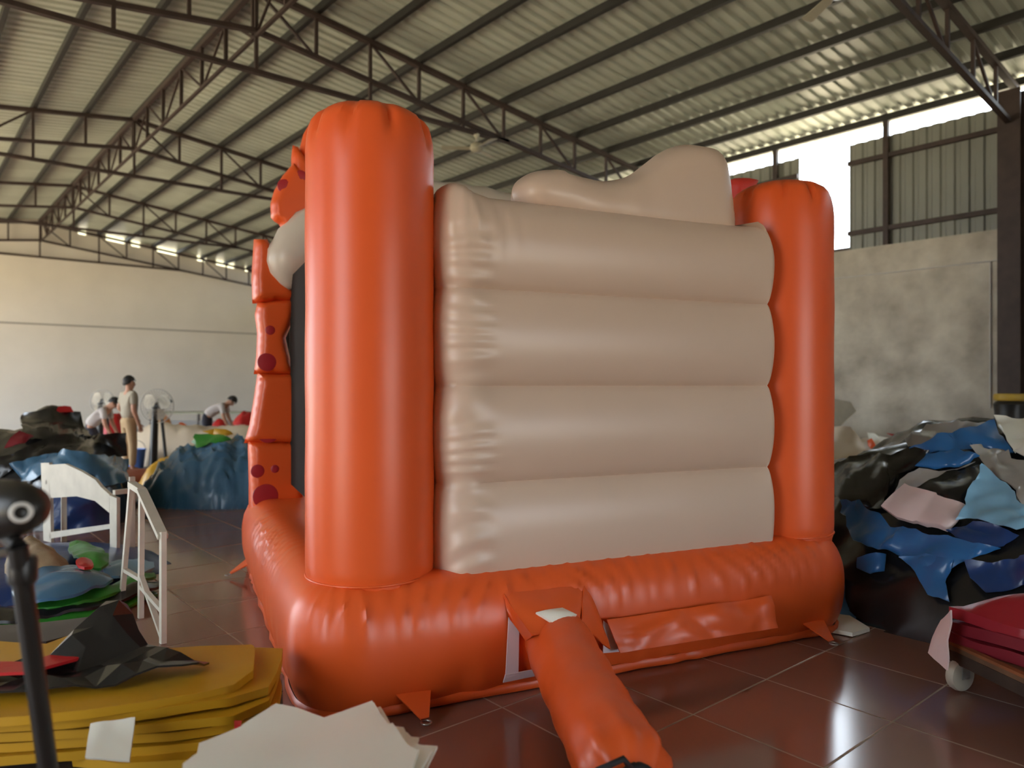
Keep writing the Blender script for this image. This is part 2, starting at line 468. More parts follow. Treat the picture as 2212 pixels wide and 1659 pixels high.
# right wall: masonry, steel posts and girts, ribbed cladding with one sheet missing
WR = thing('wall_right', (XR, 10, 0), kind='structure')
ZM, ZCT = 3.82, 5.62
MB().box((.12, (YB + YE) / 2 - 10, ZM / 2 - .025), (.24, YE - YB, ZM + .05)).build('masonry', M_PLASTER, WR)
HOLE = (5.85, 6.75)
pr = rib_profile(.8, .2, .028)
def clad(w):
    n = int(round(w / .2)); p = rib_profile(n * .2, .2, .028); V = []; F = []; m = len(p)
    for off in (0, .005):
        for z in (0, ZCT - ZM): V += [(d + off, y, z) for y, d in p]
    for k in range(m - 1):
        F.append((k, k + 1, m + k + 1, m + k)); F.append((3 * m + k, 3 * m + k + 1, 2 * m + k + 1, 2 * m + k))
    return V, F, n * .2
y = HOLE[0]; c0 = None
V, F, w = clad(.8)
ys = []
while y > YB + .1: y -= .8; ys.append(y)
y = HOLE[1]
while y < YE - .1: ys.append(y); y += .8
for y in ys:
    if c0 is None: c0 = mk('cladding_sheet', V, F, M_CLAD, WR); o = c0
    else: o = c0.copy(); COL.objects.link(o); o.parent = WR
    o.location = (.10, y - 10, ZM)
for z in (4.10, 5.28):
    MB().box((.045, (YB + HOLE[0]) / 2 - 10, z), (.06, HOLE[0] - YB, .075)).build('girt', M_RUST, WR)
    MB().box((.045, (YE + HOLE[1]) / 2 - 10, z), (.06, YE - HOLE[1], .075)).build('girt', M_RUST, WR)
MB().box((.16, (sum(HOLE)) / 2 - 10, 3.86), (.12, HOLE[1] - HOLE[0], .05)).build('girt', M_RUST, WR)
for y in (1.3, 5.22, 7.18, 11.1, 13.1, 15.0, 17.5, 20, 25):
    MB().box((.04, y - 10, (ZM + 5.95) / 2), (.08, .08, 5.95 - ZM)).build('wall_post', M_RUST, WR)
MB().tube([(-.015, -.6 - 10, 3.36), (-.015, 12 - 10, 3.36)], .012, 6).build('conduit', M_CONDUIT, WR)
MB().tube([(-.015, 3.72 - 10, 3.36), (-.015, 3.72 - 10, 1.2)], .012, 6).build('conduit', M_CONDUIT, WR)
for y in TRUSS_Y[1:]:
    C = thing('steel_column', (XR - .22, y, 0), label='dark steel roof column standing at the right wall beside the vinyl heap' if y < 5 else 'dark steel column along the right wall beyond the inflatable', cat='column', kind='structure')
    if y > 5: C['group'] = 'columns of the right wall'
    else: C['group'] = 'columns of the right wall'
    MB().box((-.1, 0, 2.85), (.02, .28, 5.7)).build('flange', M_RUST, C)
    MB().box((.1, 0, 2.85), (.02, .28, 5.7)).build('flange', M_RUST, C)
    MB().box((0, 0, 2.85), (.19, .02, 5.7)).build('web', M_RUST, C)
    MB().box((0, 0, .015), (.34, .38, .03)).build('base_plate', M_RUST, C)

# left wall with wide open bays, back wall
WL = thing('wall_left', (XL, 10, 0), kind='structure')
BAYS = [(0.8, 3.2), (7.4, 8.8), (12.0, 27.0)]
ZO = 4.6
ztop = zroof(XL) + .1
y = YB
for a, b in BAYS + [(YE, YE)]:
    if a > y: MB().box((-.12, (y + a) / 2 - 10, ztop / 2 - .02), (.24, a - y, ztop + .04)).build('pier', M_WHITEWALL, WL)
    if b > a: MB().box((-.12, (a + b) / 2 - 10, (ZO + ztop) / 2), (.24, b - a, ztop - ZO)).build('lintel', M_WHITEWALL, WL)
    y = b
WB = thing('wall_back', (XRIDGE, YB, 0), kind='structure')
DOOR = (1.0, 5.5, 3.3)        # wide loading door behind the photographer
for nm, loop in (('pier', ((XL, -.05), (DOOR[0], -.05), (DOOR[0], zroof(DOOR[0])), (XL, zroof(XL)))), ('pier', ((DOOR[1], -.05), (XR, -.05), (XR, zroof(XR)), (DOOR[1], zroof(DOOR[1])))),
                 ('lintel', ((DOOR[0], DOOR[2]), (DOOR[1], DOOR[2]), (DOOR[1], zroof(DOOR[1])), (XRIDGE, zroof(XRIDGE)), (DOOR[0], zroof(DOOR[0]))))):
    n_ = len(loop); V = [(x - XRIDGE, d, z) for d in (0, -.24) for x, z in loop]
    mk(nm, V, [tuple(reversed(range(n_))), tuple(range(n_, 2 * n_))] + [(k, (k + 1) % n_, n_ + (k + 1) % n_, n_ + k) for k in range(n_)], M_WHITEWALL, WB)

# ================================================================== THE INFLATABLE
IO = np.array([1.862, 3.336]); IA = math.radians(-16.25)
ex = np.array([math.cos(IA), math.sin(IA)]); ey = np.array([-math.sin(IA), math.cos(IA)])
INF = thing('bouncy_castle', (IO[0], IO[1], 0), IA, label='large orange bouncy castle with cream quilted rear wall, round pillars and blower sleeve', cat='bouncy castle')
def loc(px, py, ly):
    """local (x, z) where the sight line meets the castle's plane y = ly"""
    d = FWD + (px - CX) / FPX * RGT; d = d[:2]; o = -IO
    s = (ly - o @ ey) / (d @ ey); p = o + d * s
    return (float(p @ ex), float(EYE + s * (CY - py) / FPX))

def rrect(x0, x1, y0, y1, r, n=14, per=None):
    """rounded rectangle, counter-clockwise, same count whatever the size; returns points and outward normals"""
    P = []; Nn = []
    cs = [(x1 - r, y0 + r, -90), (x1 - r, y1 - r, 0), (x0 + r, y1 - r, 90), (x0 + r, y0 + r, 180)]
    m = per or 30
    for i, (cx, cy, a) in enumerate(cs):
        for k in range(n + 1):
            t = math.radians(a + 90 * k / n); P.append((cx + r * math.cos(t), cy + r * math.sin(t))); Nn.append((math.cos(t), math.sin(t)))
        nx, ny, na = cs[(i + 1) % 4]; t = math.radians(a + 90)
        A = np.array(P[-1]); B = np.array([nx + r * math.cos(t), ny + r * math.sin(t)])
        for k in range(1, m): P.append(tuple(A + (B - A) * k / m)); Nn.append((math.cos(t), math.sin(t)))
    return np.array(P), np.array(Nn)

# --- base cushion
BX0, BX1, BY0, BY1, BH = -0.42, 3.06, -0.42, 3.15, 0.60
P0, N0 = rrect(BX0, BX1, BY0, BY1, 0.34, 24, 110)
rings = []
per = np.r_[0, np.cumsum(np.linalg.norm(np.diff(P0, axis=0), axis=1))]
for k in range(29):
    a = -math.pi / 2 + math.pi * k / 28
    ca, sa = max(math.cos(a), 0) ** .80, math.copysign(abs(math.sin(a)) ** .9, math.sin(a))
    rad = .235 if a > 0 else .12
    inset = rad * (1 - ca); z = BH / 2 + BH / 2 * sa + .01
    up = max(0, math.sin(a)) * ca
    wr = (0.030 * up * np.clip(tri(per * 9.0 + 1.6 * vnoise(np.c_[per * 1.7, per * 0 + k * .12, per * 0])), -.2, 1) ** 3 * np.clip(.25 + vnoise(np.c_[per * 1.3, per * 0 + 4, per * 0]) * 1.6, 0.0, 1)
          + .010 * up * vnoise(np.c_[per * 1.6, per * 0 + k * .1, per * 0]))
    low = 0.012 * max(0, -math.sin(a)) * ca * tri(per * 2.3 + vnoise(np.c_[per * 2, per * 0 + 9, per * 0]))
    Q = P0 - N0 * (inset - wr[:, None] - low[:, None])
    rings.append(np.c_[Q, np.full(len(Q), z) + wr * .5])
rings.append(np.c_[P0 - N0 * .30, np.full(len(P0), BH + .005)])
MB().loft(rings).build('base_cushion', M_ORANGE, INF, smooth=50)
# stitched skirt along the foot of the cushion
sk = []
for z, off in ((.055, .045), (.03, .03), (.006, .05)):
    w = .012 * tri(per * 1.7 + .8 * vnoise(np.c_[per * 3, per * 0, per * 0]))
    Q = P0 - N0 * (off - w * .6)[:, None]
    sk.append(np.c_[Q, np.full(len(Q), z)])
MB().loft(sk, cap=False).build('foot_seam', M_ORANGE, INF, smooth=True)

# --- round corner pillars
def pillar(x, y, r, z0, z1, seed):
    n = 72; rings = []
    prof = [(.955, z0 - .03), (.965, z0), (.985, z0 + .02), (.975, z0 + .03), (.995, z0 + .05), (1.0, z0 + .10), (1.0, z0 + .35)]
    prof += [(1.0 + .006 * math.sin(k * 1.7 + seed), z0 + .35 + (z1 - .35 - z0 - .35) * k / 10) for k in range(1, 11)]
    prof += [(1.0, z1 - .24), (.985, z1 - .17), (.955, z1 - .12), (.93, z1 - .095), (.86, z1 - .065), (.72, z1 - .035), (.5, z1 - .012), (.25, z1), (.02, z1 + .004)]
    for f, z in prof:
        R = []
        for k in range(n):
            t = 2 * math.pi * k / n
            pl = 0.0
            if z > z1 - .22 and f > .6: pl = -.034 * max(0, math.cos(9 * t + seed + .4 * math.sin(3 * t))) ** 4 * max(0, 1 - abs(z - (z1 - .10)) / .12)
            R.append((x + (r * f + pl) * math.cos(t), y + (r * f + pl) * math.sin(t), z + (pl * .6)))
        rings.append(R)
    o = MB().loft(rings).build('pillar', M_ORANGE, INF, smooth=40)
    # sewn rim at the foot
    MB().tube([(x + (r * .99) * math.cos(t), y + (r * .99) * math.sin(t), z0 + .035) for t in np.linspace(0, 2 * math.pi, 73)], .007, 6, cap=False).build('foot_welt', M_ORANGE, o, smooth=True)
    return o
pillar(0.01, 0, .322, .56, 2.94, 0.4)
pillar(2.735, 0.0, .33, .56, 2.865, 2.1)

# --- cream quilted wall between the pillars
CX0, CX1, CY0, CY1, CZ0, CZ1 = .30, 2.43, -.30, .16, .545, 2.53
nb = 4; bh = (CZ1 - CZ0) / nb
rings = []
for k in range(113):
    z = CZ0 + (CZ1 - CZ0) * k / 112
    u = (z - CZ0) / bh; fr = u - math.floor(u); b = min(nb - 1, int(u))
    s = abs(math.sin(math.pi * fr)) if k < 112 else 0.0
    pinch = .075 * (1 - s ** .6)
    if b == nb - 1 and fr > .5 or k == 112: 
        t = (u - (nb - .5)) / .5; t = min(1, t); pinch = .205 * (1 - math.sqrt(max(0, 1 - t * t)))
    if b == 0 and fr < .5: pinch = .045 * (1 - math.sqrt(max(0, 1 - (1 - 2 * fr) ** 2)))
    P, Nn = rrect(CX0, CX1, CY0, CY1, .2, 14, 56)
    P2, N2 = rrect(CX0, CX1, CY0, CY1, .045, 14, 56)
    sw = P[:, 0] > (CX0 + CX1) / 2; P[sw] = P2[sw]; Nn[sw] = N2[sw]
    left = np.clip((CX0 + .30 - P[:, 0]) / .30, 0, 1); right = np.clip((P[:, 0] - CX1 + .22) / .22, 0, 1)
    pin = pinch * (1 - .6 * left) * (1 - .45 * right ** 2)
    # pleats: along the left roll, and a few across the top and middle of the upper band
    pl = .010 * left * (1 - left) * 4 * tri(z * 9 + 2 * vnoise(np.c_[P[:, 0] * 2, P[:, 1] * 0, P[:, 1] * 0 + z * 3]))
    pl = pl + .006 * np.exp(-((z - 2.36) / .16) ** 2) * tri(P[:, 0] * 11 + z * 1.5 + vnoise(np.c_[P[:, 0] * 4, P[:, 1] * 0, P[:, 1] * 0])) * np.clip(vnoise(np.c_[P[:, 0] * 2.2 + 3, P[:, 1] * 0, P[:, 1] * 0]) * 2, 0, 1)
    Q = P - Nn * (pin - pl)[:, None]
    zz = np.full(len(Q), z) + .05 * left * np.clip((z - 2.3) / .2, 0, 1)
    rings.append(np.c_[Q, zz])
rings.append(np.c_[Q[:, 0] * .98 + .02 * (CX0 + CX1) / 2, np.full(len(Q), (CY0 + CY1) / 2), zz + .012])
quilt = MB().loft(rings).build('quilted_wall', M_CREAM, INF, smooth=60)
MB().box(((CX0 + CX1) / 2 + .02, CY0 + .045, CZ0 + .012), (CX1 - CX0 - .36, .02, .03)).build('hem', M_CREAM, quilt)

# --- cloud crest on top of the quilted wall
cp = [(1128, 470), (1105, 425), (1108, 398), (1135, 377), (1165, 368), (1205, 367), (1240, 380), (1280, 393), (1320, 391), (1355, 383), (1390, 356),
      (1425, 328), (1465, 313), (1505, 313), (1538, 328), (1556, 358), (1562, 395), (1568, 440), (1575, 500), (1560, 540), (1300, 520)]
crest = smooth_poly([loc(x, y, -.02) for x, y in cp], 2)
pillow('cloud_crest', crest, -.02, .34, .17, M_CREAM, INF, sp=.04, wr=.012, seed=3)

# --- front facade: tiered legs, beige arch, spotted petals (seen from behind, at the far side)
FY = 2.72
tiers_px = [[(548, 517), (577, 517), (600, 560), (640, 640), (640, 652), (545, 656), (543, 600)],
            [(556, 652), (640, 645), (630, 700), (617, 730), (632, 800), (637, 812), (548, 808), (553, 770), (555, 720), (550, 680)],
            [(556, 805), (638, 806), (645, 880), (652, 958), (527, 957), (538, 920), (548, 860)],
            [(535, 950), (652, 950), (650, 1010), (655, 1060), (662, 1130), (538, 1130), (537, 1040)]]
def facade_leg(mirror):
    root = None
    for i, t in enumerate(tiers_px):
        p = [loc(x, y, FY) for x, y in t]
        if mirror: p = [(2.70 - x, z) for x, z in p]
        pillow('facade_tier', p, FY, .30 - .02 * (i % 2), .06, M_ORANGE, INF, sp=.035, wr=.004, seed=i + 5 * mirror)
facade_leg(False); facade_leg(True)
def disc(name, x, z, y, r, m, parent, h=.02):
    prof = [(r, 0), (r * .98, h * .7), (r * .8, h), (.01, h * 1.15)]
    mb = MB()
    mb.loft([[(x + rr * math.cos(t), y - hh, z + rr * math.sin(t)) for t in [2 * math.pi * k / 24 for k in range(24)]] for rr, hh in prof])
    return fix_normals(mb.build(name, m, parent, smooth=40))
for px, py, r in ((580, 932, .095), (575, 1072, .105), (557, 1018, .055), (588, 866, .035), (594, 1013, .035), (577, 782, .075), (584, 713, .04)):
    x, z = loc(px, py, FY - .15)
    disc('spot', x, z, FY - .135, r, M_DOT, INF, .012)
# arch tube
path = []; rad = []
for k in range(41):
    t = math.pi * (1.06 - 1.12 * k / 40)
    path.append((1.40 + 1.46 * math.cos(t), FY - .10, 2.47 + .70 * math.sin(t)))
    e = min(k, 40 - k)
    rad.append((.06 if e == 0 else .12 if e == 1 else .16 if e == 2 else .21) + .008 * (-1) ** k)
MB().tube(path, rad, 20).build('arch_tube', M_BEIGE, INF, smooth=60)
pet = [[(585, 470), (584, 440), (592, 412), (610, 380), (634, 352), (650, 372), (690, 410), (690, 450), (640, 490), (612, 505), (603, 485), (592, 478)],
       [(630, 400), (629, 340), (632, 314), (644, 318), (650, 330), (664, 350), (720, 380), (740, 440), (690, 450)],
       [(645, 330), (655, 290), (668, 268), (700, 262), (730, 300), (760, 360), (790, 430), (720, 440), (680, 390)]]
for i, t in enumerate(pet):
    p = [loc(x, y, FY + .04 * i) for x, y in t]
    pillow('petal', p, FY + .04 * i, .2, .06, M_ORANGE, INF, sp=.03, wr=.01, seed=20 + i)
    p = [(2.78 - x, z - .42) for x, z in p]
    pillow('petal', p, FY + .04 * i, .2, .06, M_ORANGE, INF, sp=.04, wr=.01, seed=30 + i)
for px, py, r in ((615, 402, .06), (650, 380, .05)):
    x, z = loc(px, py, FY - .1); disc('spot', x, z, FY - .09, r, M_DOT, INF, .012)
# red fin over the far side wall
fin = [(1573, 520), (1574, 395), (1580, 386), (1600, 384), (1626, 385), (1632, 392), (1622, 412), (1600, 430), (1605, 470), (1640, 520)]
pillow('fin', smooth_poly([loc(x, y, .55) for x, y in fin], 1), .55, .16, .05, mat('red_orange_vinyl', (.66, .045, .03), .38), INF, sp=.03)
# inflated top rails and nets of both sides
for sx in (-0.05, 2.79):
    MB().tube([(sx * .8 + .27, .1, 2.46), (sx * .8 + .27, 1.4, 2.45), (sx * .8 + .27, FY, 2.46)], .05, 18).build('side_rail', M_ORANGE, INF, smooth=50)
    MB().tube([(sx * .8 + .27, .1, .64), (sx * .8 + .27, FY, .64)], .06, 16).build('side_sill', M_ORANGE, INF, smooth=50)
    nb_ = MB()
    for k in range(110):
        y = .25 + (FY - .35) * k / 109; nb_.bar((sx, y, .72), (sx, y, 2.44), .008)
    for k in range(76):
        z = .74 + 1.68 * k / 75; nb_.bar((sx + .004, .2, z), (sx + .004, FY - .1, z), .008)
    nb_.build('side_net', M_NET, INF, kind='stuff')

# --- blower sleeve lying on the floor, collar, flaps, tape, straps
def toL(p):
    q = np.array(p[:2]) - IO; return np.array([q @ ex, q @ ey, p[2]])
s0 = np.array([.88, BY0 + .12, .30]); s1 = toL(at(1350, 1650, 2.62)); s1[2] = .165
pts = []; rr = []
for k in range(25):
    f = k / 24; p = s0 + (s1 - s0) * f; p[2] = .30 * (1 - f) ** 1.6 + .172 * (1 - (1 - f) ** 1.6)
    pts.append(p); rr.append(.165 + .004 * math.sin(k * 1.3))
d = (s1 - s0); d /= np.linalg.norm(d)
for f, r in ((.03, .158), (.07, .135), (.105, .10), (.13, .075), (.16, .066)): pts.append(s1 + d * f + np.array([0, 0, -.02 * f])); rr.append(r)
mb = MB(); mb.tube(pts, rr, 36)
V = np.array(mb.v)
for i in range(len(V)):      # pleats near the tied end
    f = (V[i] - s1) @ d
    if -.22 < f:
        c = s1 + d * f; rv = V[i] - c; t = math.atan2(rv[2], rv @ np.array([d[1], -d[0], 0]))
        V[i] = c + rv * (1 + .07 * math.sin(9 * t) * min(1, (f + .22) / .2))
mb.v = [tuple(v) for v in V]
sleeve = mb.build('blower_sleeve', M_ORANGE, INF, smooth=50)
tail = []
for k in range(5):
    f = .16 + .05 * k; tail.append(s1 + d * f + np.array([0, 0, -.01 - .01 * k]))
mb = MB(); mb.tube(tail, [.07, .09, .115, .13, .135], 24)
V = np.array(mb.v); 
for i in range(len(V)):
    f = (V[i] - s1) @ d; c = s1 + d * f; rv = V[i] - c; t = math.atan2(rv[2], rv @ np.array([d[1], -d[0], 0]))
    V[i] = c + rv * (1 + .14 * math.sin(9 * t + .5)); V[i][2] = max(.01, V[i][2])
mb.v = [tuple(v) for v in V]; mb.build('sleeve_mouth', M_ORANGE, sleeve, smooth=50)
side = np.array([d[1], -d[0], 0]); cs = s1 + d * .135
MB().tube([cs + (side * math.cos(t) + np.array([0, 0, 1]) * math.sin(t)) * .088 + d * .02 * math.sin(3 * t) for t in np.linspace(0, 2 * math.pi, 30)], .018, 8, cap=False).build('tie_strap', M_STRAP, sleeve, smooth=True)
MB().tube([cs + np.array([0, 0, .09]) + side * .02, cs + np.array([0, 0, .15]) + side * .06 + d * .03, cs + np.array([0, 0, .10]) + side * .14, cs + np.array([0, 0, .0]) + side * .17 - d * .02], .012, 6).build('strap_end', M_STRAP, sleeve, smooth=True)
# hood flap above the sleeve
def quad_sheet(name, c4, m, parent, n=10, th=.006, wav=.008, seed=0, belly=(0, 0, 0)):
    """a hanging flap spanned by four corners"""
    A, B, C, D_ = [np.array(q, float) for q in c4]; T = []; F = []
    nr = np.cross(B - A, D_ - A); nr /= np.linalg.norm(nr)
    for i in range(n + 1):
        for j in range(n + 1):
            u, v = i / n, j / n
            p = (A * (1 - u) + B * u) * (1 - v) + (D_ * (1 - u) + C * u) * v
            p = p + np.array(belly) * math.sin(math.pi * u) * math.sin(math.pi * v * .9 + .1)
            T.append(p)
    T = np.array(T); T = T + nr * (wav * folds(T, 5.0, seed))[:, None]
    for i in range(n):
        for j in range(n): a = i * (n + 1) + j; F.append((a, a + n + 1, a + n + 2, a + 1))
    Vv, FF = shell(T, T + nr * th, F)
    return fix_normals(mk(name, Vv, FF, m, parent, smooth=50))
fy = BY0 - .012
def L3(px, py, ly): x, z = loc(px, py, ly); return (x, ly, z)
hood = quad_sheet('sleeve_hood', [L3(1086, 1282, fy + .05), L3(1258, 1266, fy + .05), L3(1254, 1352, fy - .14), L3(1150, 1374, fy - .17)], M_ORANGE, INF, 14, wav=.010, seed=4, belly=(0, -.03, .025))
quad_sheet('hood_side', [L3(1086, 1282, fy + .05), L3(1150, 1374, fy - .17), L3(1135, 1385, fy - .02), L3(1102, 1338, fy - .01)], M_ORANGE, hood, 6, seed=5)
quad_sheet('hood_side', [L3(1258, 1266, fy + .05), L3(1254, 1352, fy - .14), L3(1318, 1402, fy - .06), L3(1300, 1340, fy - .005)], M_ORANGE, hood, 8, wav=.012, seed=6, belly=(0, -.03, 0))
quad_sheet('hood_lining', [L3(1158, 1322, fy - .10), L3(1215, 1312, fy - .09), L3(1246, 1328, fy - .13), L3(1196, 1346, fy - .17)], M_WHITEV, hood, 6, wav=.008, th=.012, seed=8, belly=(0, -.02, .02))
quad_sheet('hook_tape', [L3(1099, 1334, fy - .004), L3(1122, 1346, fy - .004), L3(1120, 1458, fy - .002), L3(1092, 1466, fy - .002)], M_VELCRO, INF, 6, th=.005, wav=.001)
quad_sheet('hook_tape', [L3(1092, 1458, fy - .005), L3(1162, 1445, fy - .005), L3(1160, 1460, fy + .005), L3(1087, 1475, fy + .005)], M_VELCRO, INF, 5, th=.005, wav=.001)
quad_sheet('hook_tape', [L3(1304, 1341, fy - .012), L3(1318, 1352, fy - .012), L3(1338, 1408, fy - .012), L3(1303, 1411, fy - .012)], M_VELCRO, INF, 5, th=.005, wav=.001)
quad_sheet('loose_flap', [L3(1306, 1340, fy - .015), L3(1664, 1287, fy - .015), L3(1682, 1356, fy - .09), L3(1342, 1410, fy - .09)], M_ORANGE, INF, 26, wav=.034, th=.006, seed=11, belly=(0, -.03, .01))
# tether tabs with rings
def tether(x, y, dx, dy, w, drop=.0):
    mb = MB(); n = np.array([dx, dy]); t = np.array([-dy, dx])
    a = np.array([x, y]) ; b = a + n * .16
    T = [(*(a - t * w), .12), (*(a + t * w), .12), (*(b + t * .02), .03), (*(b - t * .02), .03)]
    Bt = [(p[0] + .006 * dx, p[1] + .006 * dy, p[2] + .006) for p in T]
    V, F = shell(T, Bt, [(0, 1, 2, 3)])
    o = fix_normals(mk('tether_tab', V, F, M_ORANGE, INF, smooth=40))
    c = np.array([*(a + n * .18), .022])
    MB().tube([c + np.array([n[0], n[1], 0]) * .022 * math.cos(q) + np.array([t[0], t[1], 0]) * .022 * math.sin(q) for q in np.linspace(0, 2 * math.pi, 17)], .005, 6, cap=False).build('ring', M_STEEL, o, smooth=True)
tether(.12, BY0 + .06, .1, -1, .10)
tether(2.62, BY0 + .06, .05, -1, .10)
tether(BX0 + .06, 2.6, -1, -.1, .10)
tether(BX1 - .06, 2.6, 1, 0, .10)

# ================================================================== HEAPS OF VINYL
class Heap:
    """height field of a heap; sheets lie on it"""
    def __init__(s, bumps, rough=.06, f=1.5, seed=0): s.b = bumps; s.r = rough; s.f = f; s.seed = seed
    def H(s, x, y):
        h = np.zeros_like(x)
        for cx, cy, rx, ry, rot, hh, pw in s.b:
            c, q = math.cos(rot), math.sin(rot); u = ((x - cx) * c + (y - cy) * q) / rx; v = (-(x - cx) * q + (y - cy) * c) / ry
            d = np.clip(1 - (u * u + v * v), 0, 1); h = np.maximum(h, hh * d ** pw) + .15 * np.minimum(h, hh * d ** pw)
        P = np.c_[x, y, np.full_like(x, s.seed * 3.1)]
        return h + np.clip(h * 3, 0, 1) * s.r * (folds(P, s.f, s.seed) + .45 * folds(P, s.f * 2.7, s.seed + 5, 3))
    def march(s, px, py, d0, d1, n=260):
        o = np.array([0, 0, EYE]); dirs = FWD + ((px - CX) / FPX)[:, None] * RGT + np.c_[px * 0, px * 0, (CY - py) / FPX]
        best = np.full(len(px), 1e9); bd = np.full(len(px), d1); hit = np.full(len(px), -1.0)
        for D in np.linspace(d0, d1, n):
            p = o + D * dirs; g = p[:, 2] - s.H(p[:, 0], p[:, 1])
            nw = (g <= 0) & (hit < 0); hit[nw] = D
            w = (g < best) & (hit < 0); best[w] = g[w]; bd[w] = D
        return np.where(hit > 0, hit, bd), o, dirs
    def core(s, name, x0, x1, y0, y1, m, sp=.07, **k):
        xs = np.arange(x0, x1, sp); ys = np.arange(y0, y1, sp); X, Y = np.meshgrid(xs, ys, indexing='ij'); h = s.H(X.ravel(), Y.ravel()).reshape(X.shape)
        idx = -np.ones(X.shape, int); V = []; F = []
        ok = h > .004
        def vid(i, j):
            if idx[i, j] < 0: idx[i, j] = len(V); V.append((X[i, j], Y[i, j], max(.004, h[i, j])))
            return idx[i, j]
        for i in range(len(xs) - 1):
            for j in range(len(ys) - 1):
                if ok[i, j] or ok[i + 1, j] or ok[i, j + 1] or ok[i + 1, j + 1]: F.append((vid(i, j), vid(i + 1, j), vid(i + 1, j + 1), vid(i, j + 1)))
        T = np.array(V); Bt = T.copy(); Bt[:, 2] = 0.0
        A, FF = shell(T, Bt, F)
        return mk(name, A, FF, m, smooth=50, **k)
    def sheet(s, name, poly, d0, d1, m, lift=.02, amp=.05, f=2.2, sp=11, seed=0, sm=0, th=.006, **k):
        if sm: poly = smooth_poly(poly, sm)
        V, F = tri_poly(poly, sp); Dp, o_, dirs = s.march(V[:, 0], V[:, 1], d0, d1); P = o_ + Dp[:, None] * dirs
        e = .03
        gx = (s.H(P[:, 0] + e, P[:, 1]) - s.H(P[:, 0] - e, P[:, 1])) / (2 * e); gy = (s.H(P[:, 0], P[:, 1] + e) - s.H(P[:, 0], P[:, 1] - e)) / (2 * e)
        N = np.c_[-gx, -gy, np.ones(len(P))]; N /= np.linalg.norm(N, axis=1)[:, None]
        # ease single spikes where the sight line slips past a fold
        nb = [[] for _ in range(len(P))]
        for t in F:
            for a in range(3): nb[t[a]] += [t[(a + 1) % 3], t[(a + 2) % 3]]
        for _ in range(3):
            Q = Dp.copy()
            for i, n_ in enumerate(nb):
                if n_: Q[i] = .5 * Dp[i] + .5 * Dp[n_].mean()
            Dp = Q
        P = o_ + Dp[:, None] * dirs
        P = P + N * (lift + amp * folds(P, f, seed + 11) + .35 * amp * folds(P, f * 2.8, seed + 17, 3))[:, None]
        P[:, 2] = np.maximum(P[:, 2], .012)
        A, FF = shell(P, P - N * th, F)
        return fix_normals(mk(name, A, FF, m, smooth=60, **k))
def c7(*q): return [(1750 + x * .2411, 850 + y * .2411) for x, y in q]
def c8(*q): return [(1750 + x * .2766, 1200 + y * .2766) for x, y in q]

